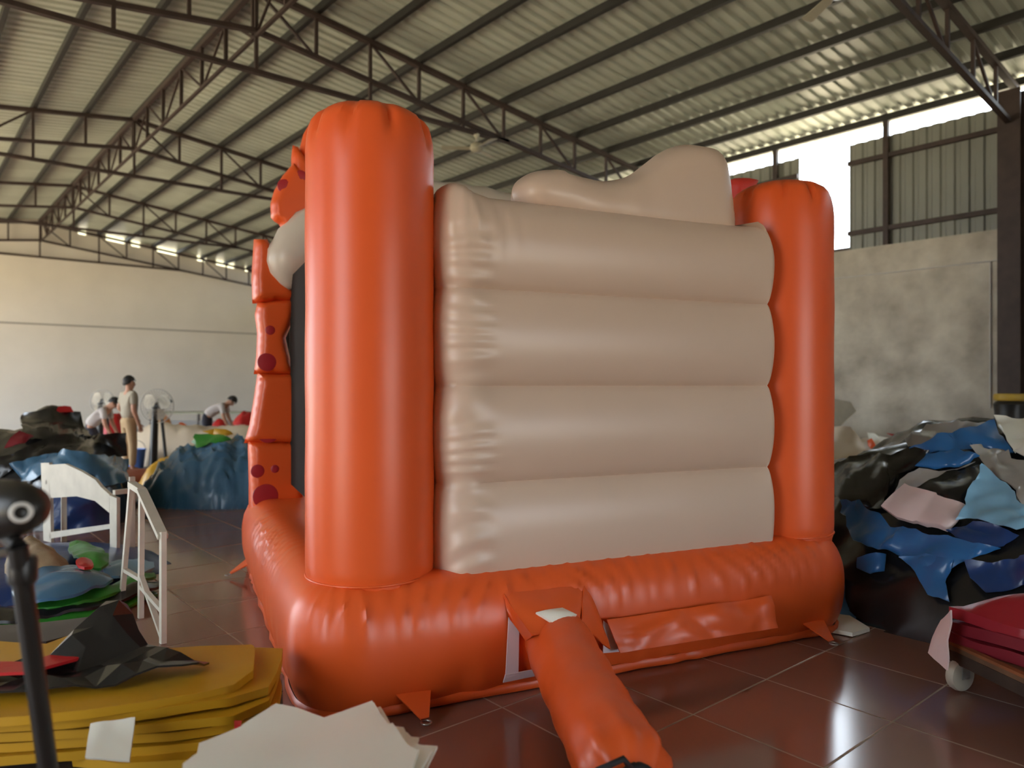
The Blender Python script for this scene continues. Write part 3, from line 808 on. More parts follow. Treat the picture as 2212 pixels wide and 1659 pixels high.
# ---- right-hand heap
HR = Heap([(7.5, 1.7, 2.75, 2.1, 0, 1.22, .62), (6.75, 3.0, 1.35, 1.5, 0, .74, .6)], .07, 1.3, 3)
HR.core('vinyl_heap', 4.6, 10.4, -.6, 4.7, M_BLACKV, sp=.045, label='big heap of crumpled black vinyl beside the castle on the right', cat='vinyl heap')
RS = [
 ('black_vinyl_sheet', c7((225, 690), (400, 600), (560, 570), (740, 600), (760, 800), (700, 1100), (520, 1070), (340, 1020), (220, 900)), M_BLACKV, .03, 'glossy black vinyl sheet draped at the left end of the right heap'),
 ('silver_vinyl_sheet', c7((880, 500), (980, 420), (1090, 360), (1400, 325), (1650, 305), (1660, 330), (1400, 400), (1160, 455), (930, 545)), M_SILVER, .05, 'shiny silver grey vinyl strip along the crest of the right heap'),
 ('blue_vinyl_sheet', c7((930, 545), (1160, 450), (1420, 390), (1650, 320), (1840, 620), (1640, 545), (1400, 560), (1260, 570), (1060, 610)), M_BLUEV, .04, 'bright blue vinyl sheet on top of the right heap under the grey corner'),
 ('black_vinyl_sheet', c7((740, 610), (930, 530), (1080, 600), (1000, 710), (820, 810), (740, 920)), M_BLACKV, .045, 'black vinyl fold with a pale glossy edge just below the blue sheet'),
 ('blue_vinyl_sheet', c7((1050, 610), (1300, 560), (1500, 660), (1440, 720), (1200, 770), (980, 745)), M_BLUEV, .055, 'crumpled blue vinyl fold in the middle of the right heap'),
 ('silver_vinyl_sheet', c7((830, 840), (1000, 740), (1200, 765), (1480, 690), (1200, 805), (1100, 885), (930, 915), (805, 950)), M_SILVER, .06, 'silver grey vinyl fold above the pinkish white sheet'),
 ('black_vinyl_sheet', c7((920, 915), (1180, 790), (1510, 685), (1545, 740), (1400, 1095), (1200, 1020)), M_BLACKV, .035, 'black triangular vinyl sheet between pinkish white and light blue sheets'),
 ('grey_vinyl_sheet', c7((1410, 555), (1640, 535), (1930, 680), (2300, 760), (2350, 1080), (1930, 1090), (1780, 920), (1600, 760)), M_SILVER, .05, 'grey vinyl sheet at the right frame edge below the blue one'),
 ('white_vinyl_sheet', c7((1640, 300), (1930, 310), (2250, 380), (2200, 700), (1930, 640), (1830, 600), (1740, 450)), M_WHITEV, .055, 'off-white vinyl corner topmost at the right frame edge'),
 ('light_blue_vinyl_sheet', c7((1545, 735), (1800, 960), (1930, 1080), (2150, 1150), (2120, 1330), (1930, 1290), (1860, 1305), (1500, 1215), (1320, 1245), (1400, 1080)), M_SKYV, .06, 'large light blue vinyl sheet on the front of the right heap'),
 ('navy_vinyl_sheet', c7((1240, 1290), (1480, 1215), (1700, 1240), (1880, 1310), (1720, 1430), (1500, 1450), (1340, 1390)), M_NAVY, .05, 'navy vinyl bundle under the light blue sheet'),
 ('blue_vinyl_sheet', c7((310, 1045), (370, 1035), (460, 1080), (700, 1160), (770, 1290), (1100, 1370), (1500, 1440), (1690, 1500), (1480, 1545), (1290, 1640), (1160, 1659), (1040, 1640), (860, 1530), (700, 1490), (480, 1400), (400, 1250), (400, 1180), (330, 1150)), M_BLUEV, .07, 'long wavy blue vinyl sheet across the lower right heap'),
 ('blue_vinyl_sheet', c8((415, 60), (520, 40), (640, 45), (640, 180), (520, 185), (420, 140)), M_BLUEV, .06, 'small blue vinyl fold low on the left of the right heap'),
 ('blue_vinyl_sheet', c8((760, 90), (960, 60), (1160, 95), (1140, 180), (1080, 260), (1110, 405), (960, 345), (860, 200)), M_BLUEV, .06, 'hanging blue vinyl tongue reaching down to the red vinyl'),
 ('navy_vinyl_sheet', c8((1225, 95), (1690, 85), (2050, 120), (2000, 290), (1690, 270), (1480, 315), (1370, 320), (1260, 210)), M_NAVY, .06, 'navy vinyl sheet above the red vinyl on the trolley'),
]
for i, (n, p, m, lift, lab) in enumerate(RS):
    HR.sheet(n, p, 4.2, 10.5, m, lift=lift + .03, amp=.045, f=2.0 + .3 * (i % 3), seed=i * 3, label=lab, cat='vinyl sheet', group='sheets on the right heap')
HR.sheet('pinkish_white_sheet', c7((715, 1105), (905, 930), (1140, 1000), (1385, 1105), (1330, 1220), (1255, 1315), (1040, 1250), (830, 1190)), 4.2, 10, M_PINKW, lift=.10, amp=.015, f=1.2, th=.03, label='pinkish white vinyl sheet lying flat on the black right heap', cat='vinyl sheet', group='sheets on the right heap')
lowblue = [on(*q, z)[:2] for q, z in zip(c8((205, 150), (400, 300), (360, 505), (120, 470)), (.32, .30, .03, .03))]
# blue and white pieces by the castle's right corner
def upright(name, P, m, th=.02, n=10, seed=0, wav=.02, **k):
    return quad_sheet(name, P, m, None, n, th, wav, seed)
o = quad_sheet('blue_vinyl_sheet', [at(1808, 1235, 5.05), at(1862, 1290, 5.1), at(1848, 1343, 4.75), at(1806, 1338, 4.85)], M_BLUEV, None, 10, .012, .02, 41)
tag(o, 'blue vinyl piece leaning low against the castle base corner', 'vinyl sheet', 'sheets on the right heap')
slab('white_vinyl_sheet', [on(*q)[:2] for q in c8((120, 450), (200, 435), (465, 598), (330, 642), (120, 600))], .03, .024, M_WHITEV, seed=3, label='white vinyl sheet lying on the floor beside the castle base', cat='vinyl sheet')

# ---- pale goods behind the right heap
HB = Heap([(10.2, 6.6, 1.4, 2.3, 0.1, 1.02, .6), (10.85, 4.4, .95, 1.4, 0, .72, .6)], .07, 1.4, 8)
HB.core('vinyl_heap', 8.4, 12.2, 2.8, 9.2, M_CREAMV, label='cream coloured vinyl heap against the stained plaster wall', cat='vinyl heap')
BS = [('cream_vinyl_sheet', c7((150, 320), (300, 330), (420, 380), (480, 460), (500, 570), (380, 620), (150, 690)), M_CREAMV, 'cream vinyl bundle peeping out beside the right orange pillar'),
      ('white_vinyl_sheet', c7((520, 385), (640, 420), (830, 490), (900, 520), (760, 590), (640, 570), (560, 480)), M_WHITEV, 'white vinyl sheet behind the glossy black sheet'),
      ('red_vinyl_sheet', c7((700, 420), (790, 415), (880, 450), (870, 490), (760, 470)), M_REDV, 'small red vinyl patch behind the right heap, beside the white sheet'),
      ('orange_vinyl_sheet', c7((530, 460), (570, 450), (615, 530), (540, 550)), M_ORANGE, 'small orange vinyl patch on the pale sheets behind the right heap')]
for i, (n, p, m, lab) in enumerate(BS):
    HB.sheet(n, p, 8.0, 12.5, m, lift=.05 + .02 * i, amp=.04, seed=60 + i, label=lab, cat='vinyl sheet', group='sheets behind the right heap')
o = quad_sheet('pale_board', [at(1795, 860, 11.2), at(1838, 868, 11.2), at(1850, 888, 11.3), at(1800, 935, 10.9)], M_WPAINT, None, 6, .03, .004, 5)
tag(o, 'pale grey board leaning behind the right orange pillar', 'board')

# ---- trolley with red vinyl
wc = on(2068, 1487)
T = thing('platform_trolley', (wc[0], wc[1], 0), label='low wooden platform trolley on a pale castor wheel at lower right', cat='trolley')
dx = np.array([.735, -.678]); dx /= np.linalg.norm(dx)      # along its visible long edge
a0 = on(2046, 1408, .18)[:2]; a1 = on(2212, 1487, .18)[:2]; u = a1 - a0; u /= np.linalg.norm(u); v = np.array([-u[1], u[0]])
if v @ FWD[:2] < 0: v = -v
def pt(s, t): return a0 + u * s + v * t
def obox(s0, s1, t0, t1, z0, z1):
    mb = MB(); P = [(*(pt(s, t) - wc[:2]), z) for z in (z0, z1) for s, t in ((s0, t0), (s1, t0), (s1, t1), (s0, t1))]
    return mb.add(P, [(3, 2, 1, 0), (4, 5, 6, 7)] + [(k, (k + 1) % 4, 4 + (k + 1) % 4, 4 + k) for k in range(4)])
for k in range(6): obox(0, 1.7, .15 * k, .15 * k + .143, .20, .225).build('plank', M_WOOD, T)
obox(0, 1.7, 0, .04, .14, .198).build('side_rail', M_DARKWOOD, T); obox(0, 1.7, .86, .9, .14, .198).build('side_rail', M_DARKWOOD, T)
obox(.12, .16, .045, .855, .14, .198).build('cross_rail', M_ORANGEWOOD, T); obox(1.5, 1.54, .045, .855, .14, .198).build('cross_rail', M_ORANGEWOOD, T)
def castor(s, t):
    c = pt(s, t) - wc[:2]; mb = MB(); n_ = 28; w = .026; rings = []
    ax = -FWD[:2] * .94 + RGT[:2] * .34; fo = np.array([-ax[1], ax[0]])
    for r, q in ((.018, -w), (.06, -w), (.074, -w * .8), (.079, 0), (.074, w * .8), (.06, w), (.018, w)):
        rings.append([(c[0] + ax[0] * q + fo[0] * r * math.cos(2 * math.pi * k / n_), c[1] + ax[1] * q + fo[1] * r * math.cos(2 * math.pi * k / n_), .080 + r * math.sin(2 * math.pi * k / n_)) for k in range(n_)])
    wh = fix_normals(mb.loft(rings).build('castor_wheel', M_RUBBER, T, smooth=40))
    f = MB()
    for q in (-.034, .034): f.bar((c[0] + ax[0] * q, c[1] + ax[1] * q, .07), (c[0] + ax[0] * q, c[1] + ax[1] * q, .142), .05, .006, up=(ax[0], ax[1], 0))
    f.bar((c[0] - ax[0] * .04, c[1] - ax[1] * .04, .136), (c[0] + ax[0] * .04, c[1] + ax[1] * .04, .136), .06, .008)
    f.bar((c[0] - ax[0] * .045, c[1] - ax[1] * .045, .08), (c[0] + ax[0] * .045, c[1] + ax[1] * .045, .08), .012)
    f.build('castor_fork', M_STEEL, wh)
obox(.0, 1.0, -.004, .03, .2252, .240).build('edge_strip', M_ORANGEWOOD, T)
castor(.05, .03); castor(1.6, .06); castor(.10, .84); castor(1.6, .84)
cen = pt(.85, .45)
def loadz(h0, ins_):
    def f(x, y):
        s_ = (x - a0[0]) * u[0] + (y - a0[1]) * u[1]; t_ = (x - a0[0]) * v[0] + (y - a0[1]) * v[1]
        ed = np.minimum(np.minimum(s_ - ins_, 2.2 - s_), np.minimum(t_ - ins_ - .32 * np.clip(s_, 0, 1), .95 - t_)); q = np.clip(ed / .20, 0, 1)
        return h0 * (1 - (1 - q) ** 2)
    return f
for i, (z, hh, m, ins, lab) in enumerate(((.285, .0, M_MAROON, 0, 'lowest maroon vinyl fold hanging at the trolley edge'), (.345, .05, M_MAROON, .02, 'maroon vinyl fold in the middle of the trolley load'), (.405, .13, M_CRIMSON, .03, 'topmost red vinyl fold on the trolley'))):
    slab('red_vinyl_fold', [pt(-.03 + ins, -.02 + ins), pt(.35, .10 + ins), pt(.7, .24 + ins), pt(1.0, .32 + ins), pt(1.75, .34 + ins), pt(1.75, .95 - ins), pt(-.03 + ins, .95 - ins)], z, .055, m, wav=.012, crump=.018, cf=3, sp=.05, seed=i + 70, rise=loadz(hh, ins), label=lab, cat='vinyl fold', group='red vinyl on the trolley')
slab('pink_vinyl_sheet', [pt(.55, .35), pt(1.4, .2), pt(1.5, .7), pt(.75, .75)], .585, .03, M_PINK, wav=.02, crump=.03, cf=3, sp=.05, seed=77, label='pink vinyl piece on top of the red vinyl load', cat='vinyl sheet')
o = quad_sheet('white_vinyl_sheet', [at(2056, 1318, 3.60), at(2034, 1340, 3.72), at(2004, 1410, 3.72), at(2046, 1448, 3.56)], M_PINKW, None, 10, .008, .012, 9)
tag(o, 'white vinyl corner hanging from the end of the trolley load', 'vinyl sheet')
# black and yellow strap wound round the column
MB().lathe([(.19, 0), (.21, .1), (.20, .3), (.22, .42), (.19, .46)], 18, (XR - .22, 3.4, .85)).build('black_wrap', M_BLACKM, smooth=40, label='black wrapping round the dark column at the right', cat='wrapping')
MB().lathe([(.20, 0), (.215, .02), (.215, .08), (.20, .10)], 18, (XR - .22, 3.4, 1.32)).build('yellow_strap', M_YELLOWP, smooth=40, label='yellow strap round the dark column above the black wrapping', cat='strap')

# ================================================================== LEFT FOREGROUND
def onp(pts, z): return [tuple(on(x, y, z)[:2]) for x, y in pts]
# low work platform carrying the sheet stacks
ph = .16
PL = thing('work_platform', (*on(250, 1620, .1)[:2], 0), label='low dark wooden platform under the yellow and white sheets', cat='platform')
oc = on(250, 1620, .1)[:2]
A0 = np.array(onp([(600, 1470)], ph)[0]); A1 = np.array(onp([(-160, 1560)], ph)[0]); pu = (A1 - A0) / np.linalg.norm(A1 - A0); pv = np.array([pu[1], -pu[0]])
if pv @ FWD[:2] > 0: pv = -pv
for k in range(8):
    P = []
    for z in (ph - .035, ph):
        for s_, t_ in ((-.02, .14 * k), (2.0, .14 * k), (2.0, .14 * k + .132), (-.02, .14 * k + .132)): P.append((*(A0 + pu * s_ + pv * t_ - oc), z))
    MB().add(P, [(3, 2, 1, 0), (4, 5, 6, 7)] + [(q, (q + 1) % 4, 4 + (q + 1) % 4, 4 + q) for q in range(4)]).build('plank', M_DARKWOOD, PL)
for s_ in (.1, 1.0, 1.85):
    P = []
    for z in (0.0, ph - .036):
        for a, b in ((s_, .02), (s_ + .09, .02), (s_ + .09, 1.08), (s_, 1.08)): P.append((*(A0 + pu * a + pv * b - oc), z))
    MB().add(P, [(3, 2, 1, 0), (4, 5, 6, 7)] + [(q, (q + 1) % 4, 4 + (q + 1) % 4, 4 + q) for q in range(4)]).build('bearer', M_DARKWOOD, PL)
# folded yellow vinyl, layer upon layer
YL = [(.195, [(150, 1590), (560, 1500), (590, 1570), (540, 1640), (160, 1655)]),
      (.235, [(-120, 1560), (200, 1545), (560, 1478), (600, 1540), (570, 1590), (150, 1625), (-120, 1640)]),
      (.275, [(-160, 1530), (300, 1500), (600, 1435), (612, 1500), (575, 1553), (300, 1590), (-160, 1610)]),
      (.315, [(-160, 1500), (560, 1405), (612, 1400), (605, 1450), (572, 1540), (290, 1570), (-160, 1590)]),
      (.355, [(-160, 1480), (300, 1430), (612, 1392), (606, 1440), (570, 1500), (260, 1550), (-160, 1575)]),
      (.395, [(-160, 1440), (540, 1388), (552, 1395), (545, 1468), (380, 1505), (120, 1545), (-160, 1555)])]
YN = ['lowest folded yellow vinyl layer of the left stack', 'second yellow vinyl layer from the bottom of the left stack', 'third yellow vinyl layer from the bottom of the left stack', 'fourth yellow vinyl layer from the bottom with its corner out to the right', 'second yellow vinyl layer from the top of the left stack', 'topmost yellow vinyl layer, lying under the crumpled black sheet']
for i, (z, p) in enumerate(YL):
    slab('yellow_vinyl_layer', smooth_poly(onp(p, z), 1), z, .032, M_YELLOW, wav=.008, wf=2.5, crump=.004, cf=3, sp=.05, seed=80 + i, label=YN[i], cat='vinyl sheet', group='folded yellow vinyl')
slab('yellow_vinyl_layer', onp([(-200, 1372), (100, 1392), (195, 1360), (205, 1372), (150, 1420), (-200, 1455)], .45), .45, .035, M_YELLOW, wav=.008, sp=.05, seed=91, label='pale yellow folded vinyl behind the crumpled black sheet at far left', cat='vinyl sheet', group='folded yellow vinyl')
slab('red_vinyl_strip', onp([(-200, 1440), (60, 1440), (180, 1395), (170, 1425), (60, 1462), (-200, 1475)], .45), .462, .012, M_REDV, wav=.01, sp=.04, seed=92, label='dark red vinyl strip beside the crumpled black sheet', cat='vinyl sheet')
slab('dark_vinyl_sheet', onp([(-250, 1345), (60, 1335), (200, 1320), (210, 1345), (100, 1375), (-250, 1390)], .43), .405, .03, mat('dark_grey_vinyl', (.06, .055, .06), .4), wav=.01, sp=.05, seed=93, label='dark grey folded sheet behind the yellow stack at far left', cat='vinyl sheet')
# crumpled black sheet: tent of folds
bpoly = onp([(-120, 1468), (100, 1440), (160, 1420), (240, 1360), (300, 1405), (360, 1425), (420, 1430), (452, 1425), (430, 1450), (395, 1462), (340, 1468), (250, 1482), (120, 1492), (-120, 1505)], .42)
pk = np.array(on(232, 1398, .42)[:2]); pk2 = np.array(on(330, 1440, .42)[:2])
def tent(x, y):
    d1 = np.hypot(x - pk[0], y - pk[1]); d2 = np.hypot(x - pk2[0], y - pk2[1])
    return .20 * np.clip(1 - d1 / .24, 0, 1) + .06 * np.clip(1 - d2 / .2, 0, 1)
slab('crumpled_black_sheet', bpoly, .435, .008, M_BLACKV, wav=.004, crump=.045, cf=3.0, sp=.075, shade=8, seed=95, rise=tent, label='crumpled black vinyl sheet peaking over the yellow stack', cat='vinyl sheet')
o = quad_sheet('white_vinyl_band', [at(196, 1566, 2.56), at(292, 1548, 2.60), at(280, 1645, 2.47), at(184, 1636, 2.44)], M_WHITEV, None, 10, .008, .012, 96)
tag(o, 'white vinyl piece hanging over the front of the yellow layers', 'vinyl sheet')
slab('red_scrap', onp([(506, 1563), (522, 1563), (520, 1577), (506, 1577)], .40), .41, .006, M_REDV, wav=.001, sp=.02, label='tiny red scrap between yellow stack and white sheets', cat='scrap')
# stack of white sheets
WP = [(.395, [(455, 1610), (615, 1545), (735, 1572), (815, 1540), (868, 1590), (905, 1596), (900, 1612), (945, 1612), (925, 1650), (905, 1760), (420, 1760)]),
      (.412, [(430, 1605), (590, 1540), (700, 1560), (822, 1528), (850, 1575), (880, 1580), (918, 1622), (915, 1650), (880, 1760), (400, 1760)]),
      (.430, [(520, 1580), (606, 1530), (690, 1552), (808, 1516), (842, 1568), (872, 1572), (886, 1604), (935, 1622), (912, 1655), (860, 1760), (430, 1760)]),
      (.448, [(395, 1650), (450, 1606), (515, 1584), (522, 1566), (596, 1522), (640, 1530), (700, 1546), (804, 1511), (838, 1566), (848, 1562), (880, 1610), (905, 1618), (890, 1660), (860, 1780), (380, 1780)])]
WN = ['lowest white sheet of the ragged stack in the foreground', 'second lowest white sheet of the ragged foreground stack', 'second highest white sheet of the ragged foreground stack', 'topmost white sheet of the ragged foreground stack']
for i, (z, p) in enumerate(WP):
    slab('white_vinyl_sheet', onp(p, z), z, .009, M_WHITEV, wav=.006, wf=4, crump=.005, cf=3, sp=.03, seed=100 + i, label=WN[i], cat='vinyl sheet', group='white sheets in the foreground')
# cardboard-dark crate that carries them
cr = onp([(430, 1640), (880, 1610), (900, 1790), (380, 1800)], .38)
cc = np.mean(np.array(cr), axis=0); CR = thing('low_crate', (*cc, 0), label='dark wooden crate under the stack of white sheets', cat='crate')
cr = [np.array(q) - cc for q in cr]
for k in range(4):
    a, b = cr[k], cr[(k + 1) % 4]
    for z0 in (.02, .15, .27): MB().bar((*a, z0 + .05), (*b, z0 + .05), .02, .10).build('slat', M_DARKWOOD, CR)
    MB().bar((*(a * .96), 0), (*(a * .96), .37), .05).build('corner_post', M_DARKWOOD, CR)
V, F = tri_poly([tuple(q) for q in cr], .2); A, FF = shell(np.c_[V, np.full(len(V), .392)], np.c_[V, np.full(len(V), .372)], F); fix_normals(mk('lid', A, FF, M_DARKWOOD, CR))

# black machine head on a pole
b0 = on(112, 1700, .0); D0 = (b0[:2] @ FWD[:2])
ptop = at(38, 1180, 1.62); pbot = at(112, 1720, 1.78); pbot[2] = max(pbot[2], 0)
dirp = (pbot - ptop) / np.linalg.norm(pbot - ptop); foot = ptop + dirp * ((ptop[2] - .02) / -dirp[2])
PO = thing('pole_stand', (foot[0], foot[1], 0), label='dark steel pole with a black rounded machine head and white ring, far left', cat='stand')
f0 = np.array([foot[0], foot[1], 0])
MB().tube([foot - f0, ptop - f0], .021, 16).build('pole', M_BLACKM, PO, smooth=40)
MB().lathe([(.17, 0), (.17, .012), (.05, .03), (.03, .05)], 28).build('foot_plate', M_BLACKM, PO, smooth=40)
MB().lathe([(.026, 0), (.03, .01), (.03, .05), (.026, .06)], 18, tuple(ptop - f0 + dirp * .09)).build('collar', M_BLACKM, PO, smooth=40)
MB().tube([at(-30, 1200, 1.60) - f0, at(10, 1193, 1.61) - f0, ptop - f0 + dirp * .02], .009, 8).build('clamp_lever', M_STEEL, PO, smooth=40)
hp = [at(-120, 1120, 1.75), at(-60, 1110, 1.70), at(-10, 1102, 1.66), at(35, 1098, 1.63), at(66, 1096, 1.60), at(82, 1095, 1.585)]
hd = MB().tube([q - f0 for q in hp], [.068, .072, .070, .062, .045, .012], 26).build('machine_head', M_BLACKM, PO, smooth=60)
ec = at(46, 1107, 1.52); vw = np.array([0, 0, EYE]) - ec; vw /= np.linalg.norm(vw); sx_ = np.cross(vw, [0, 0, 1]); sx_ /= np.linalg.norm(sx_); sy_ = np.cross(sx_, vw)
e0 = at(46, 1107, 1.565)
mb = MB(); mb.loft([[e0 - f0 + vw * h + (sx_ * math.cos(t) + sy_ * math.sin(t)) * r for t in np.linspace(0, 2 * math.pi, 28, endpoint=False)] for r, h in ((.0225, -.02), (.0225, .006), (.020, .009), (.0145, .009), (.013, .004), (.013, -.01))])
fix_normals(mb.build('white_ring', M_EYEW, hd, smooth=40))
mb = MB(); mb.loft([[e0 - f0 + vw * h + (sx_ * math.cos(t) + sy_ * math.sin(t)) * r for t in np.linspace(0, 2 * math.pi, 20, endpoint=False)] for r, h in ((.0135, -.01), (.0135, .001), (.008, .004), (.001, .005))])
fix_normals(mb.build('ring_centre', M_BLACKM, hd, smooth=40))
MB().tube([hp[2] - f0 + np.array([0, 0, -.03]), ptop - f0 - dirp * .0], .018, 12).build('head_bracket', M_BLACKM, PO, smooth=40)

# white trestles
def board(name, poly_world, th, m, parent, off):
    """flat board from a loop of 3-D points in one plane"""
    P = np.array(poly_world); n = np.cross(P[1] - P[0], P[-1] - P[0]); n /= np.linalg.norm(n)
    ux = P[1] - P[0]; ux /= np.linalg.norm(ux); uy = np.cross(n, ux); q = [((p - P[0]) @ ux, (p - P[0]) @ uy) for p in P]
    V, F = tri_poly(q, .25); W3 = P[0] + V[:, :1] * ux + V[:, 1:] * uy - off
    A, FF = shell(W3, W3 + n * th, F); return fix_normals(mk(name, A, FF, m, parent))
pl0 = on(100, 1175); pl1 = on(246, 1212)
def tre(px, py):
    """the plane of the first trestle, upright through its two feet"""
    d = FWD + (px - CX) / FPX * RGT; o2 = pl0[:2]; e2 = pl1[:2] - o2; nn = np.array([-e2[1], e2[0]])
    s = (o2 @ nn) / (d[:2] @ nn); return at(px, py, s)
T1 = thing('white_trestle', (pl0[0], pl0[1], 0), label='white wooden trestle end frame standing before the black and blue heap', cat='trestle')
off = np.array([pl0[0], pl0[1], 0.0])
board('leg', [tre(88, 1000), tre(106, 1000), tre(110, 1172), tre(94, 1168)], .03, M_WPAINT, T1, off)
board('leg', [tre(236, 1070), tre(252, 1076), tre(252, 1212), tre(238, 1208)], .03, M_WPAINT, T1, off)
nn_ = np.array([-(pl1 - pl0)[1], (pl1 - pl0)[0], 0]); nn_ /= np.linalg.norm(nn_)
board('top_board', [tre(106, 1004), tre(140, 1002), tre(175, 1018), tre(205, 1036), tre(218, 1052), tre(236, 1068), tre(236, 1108), tre(205, 1082), tre(165, 1072), tre(106, 1076)], .03, M_WPAINT, T1, off)
board('lower_rail', [tre(106, 1150), tre(237, 1132), tre(238, 1142), tre(106, 1164)], .025, M_WPAINT, T1, off)
for k, s in enumerate((0, 1)):       # rear frame of the same trestle
    a = (pl0, pl1)[k]; b = a + nn_ * .16 * (1 if nn_ @ FWD > 0 else -1)
    MB().bar(np.array([b[0], b[1], 0]) - off, np.array([b[0], b[1], .72]) - off, .045).build('leg', M_WPAINT, T1)
    MB().bar(np.array([a[0], a[1], .6]) - off, np.array([b[0], b[1], .6]) - off, .04).build('side_rail', M_WPAINT, T1)
# second trestle, an A-frame seen nearly end-on
F1, F2, F3, F4 = on(262, 1310), on(304, 1335), on(352, 1390), on(330, 1300)
t1_, t2_ = at(284, 1046, 5.15), at(306, 1060, 4.95)
T2 = thing('white_trestle', (F2[0], F2[1], 0), label='white A-frame trestle standing on the tiles left of the castle', cat='trestle')
off2 = np.array([F2[0], F2[1], 0.0])
tb = at(352, 1160, 4.5)
MB().bar(t1_ - off2, F1 - off2, .045, .03).build('leg', M_WPAINT, T2)
MB().bar(t2_ - off2, F2 - off2, .045, .03).build('leg', M_WPAINT, T2)
MB().bar(t2_ - off2, tb - off2, .06, .03).build('top_board', M_WPAINT, T2)
MB().bar(tb - off2 + np.array([0, 0, .03]), F3 - off2, .05, .03).build('leg', M_WPAINT, T2)
MB().bar(t1_ - off2, t2_ - off2, .05, .04).build('ridge_block', M_WPAINT, T2)
m1 = F2 + (t2_ - F2) * .25; m2 = F3 + (tb - F3) * .4
MB().bar(m1 - off2, F3 + (tb - F3) * .30 - off2, .03, .025).build('cross_brace', M_WPAINT, T2)
MB().bar(F2 + (t2_ - F2) * .33 - off2, F3 + (tb - F3) * .05 - off2, .03, .025).build('cross_brace', M_WPAINT, T2)
MB().bar(F1 + (t1_ - F1) * .3 - off2, F2 + (t2_ - F2) * .3 - off2, .03, .025).build('cross_brace', M_WPAINT, T2)

# strips and folded pieces lying behind the yellow stack
LS = [('black_vinyl_strip', [(-80, 1310), (100, 1300), (240, 1262), (345, 1245), (350, 1262), (230, 1300), (60, 1330), (-80, 1335)], .10, .03, M_BLACKV, 'black vinyl strip lying among green strips behind the trestle'),
      ('green_vinyl_strip', [(-60, 1325), (60, 1322), (200, 1300), (330, 1262), (345, 1275), (220, 1320), (70, 1345), (-60, 1350)], .06, .04, M_GREEN, 'lower green vinyl strip on the floor behind the black strip'),
      ('green_vinyl_strip', [(60, 1285), (180, 1270), (330, 1228), (340, 1240), (200, 1290), (70, 1308)], .14, .03, M_GREEN, 'upper green vinyl strip under the folded blue sheet'),
      ('blue_vinyl_fold', [(20, 1255), (55, 1222), (170, 1216), (232, 1225), (250, 1240), (150, 1278), (40, 1285)], .22, .06, M_STEELBLUE, 'folded steel blue sheet in front of the first trestle'),
      ('tan_cloth', [(10, 1180), (50, 1155), (90, 1158), (130, 1180), (165, 1208), (60, 1222), (10, 1225)], .30, .10, M_TAN, 'tan cloth bundle behind the dark pole'),
      ('green_vinyl_sheet', [(140, 1165), (185, 1162), (235, 1185), (235, 1215), (170, 1210)], .25, .04, M_GREEN, 'crumpled bright green sheet between the trestle legs'),
      ('red_vinyl_scrap', [(160, 1206), (195, 1200), (205, 1214), (175, 1222)], .30, .03, M_REDV, 'small red vinyl scrap beside the tan cloth'),
      ('pale_blue_sheet', [(215, 1214), (330, 1200), (335, 1225), (230, 1240)], .12, .02, M_SKYV, 'pale blue sheet strip lying under the second trestle')]
for i, (n, p, z, th, m, lab) in enumerate(LS):
    slab(n, smooth_poly(onp(p, z), 1), z - th * .7, .02, m, wav=.015, crump=.03, cf=3.2, sp=.045, dome=th * 1.3, seed=120 + i, label=lab, cat='vinyl sheet' if 'cloth' not in n else 'cloth')
HG = Heap([(*at(60, 1240, 6.0)[:2], 1.0, .9, -.7, .15, .35)], .015, 2, 5)
HG.core('vinyl_heap', *[f(at(110, 1240, 6.0)[a], s) for a in (0, 1) for f, s in ((lambda q, s: q + s, -1.6), (lambda q, s: q + s, 1.6))], M_NAVY, label='low dark blue heap under the green and blue strips', cat='vinyl heap')

# ================================================================== LEFT BACKGROUND
c1 = at(110, 1000, 9.0)
HL = Heap([(*at(60, 1000, 9.0)[:2], 1.2, 1.0, -.7, 1.02, .45), (*at(165, 1000, 8.3)[:2], .52, .5, -.7, .74, .4), (*at(122, 950, 10.0)[:2], .52, .6, -.7, 1.22, .5)], .05, 1.6, 12)
HL.core('vinyl_heap', c1[0] - 3, c1[0] + 3, c1[1] - 3, c1[1] + 3.2, M_BLACKV, sp=.045, label='dark vinyl heap behind the first white trestle', cat='vinyl heap')
BL = [('black_vinyl_sheet', [(-60, 1010), (30, 985), (90, 955), (160, 945), (262, 942), (266, 990), (220, 1000), (140, 985), (60, 1000), (0, 1040)], M_BLACKV, 'long glossy black sheet draped over the left heap'),
      ('black_vinyl_sheet', [(48, 915), (65, 897), (110, 890), (165, 895), (180, 935), (190, 955), (110, 958), (55, 960)], M_BLACKV, 'black bundle with a bluish sheen on top of the left heap'),
      ('blue_vinyl_sheet', [(30, 1010), (90, 990), (150, 985), (264, 1000), (266, 1045), (220, 1055), (200, 1030), (140, 1010), (60, 1050)], M_STEELBLUE, 'steel blue sheet hanging behind the top of the first trestle'),
      ('navy_vinyl_sheet', [(105, 1078), (165, 1072), (205, 1085), (236, 1110), (236, 1132), (108, 1150)], M_NAVY, 'navy sheet seen through the first trestle frame'),
      ('maroon_vinyl_sheet', [(20, 985), (45, 950), (75, 955), (60, 972)], M_MAROON, 'maroon sheet corner at the left of the black bundle'),
      ('red_vinyl_sheet', [(118, 898), (124, 888), (146, 888), (150, 899)], M_REDV, 'small red patch on top of the black bundle')]
for i, (n, p, m, lab) in enumerate(BL):
    HL.sheet(n, p, 6.8, 12.0, m, lift=.05 + .012 * i, amp=.05, f=2.4, sp=8, seed=140 + i, label=lab, cat='vinyl sheet', group='sheets on the left heap')

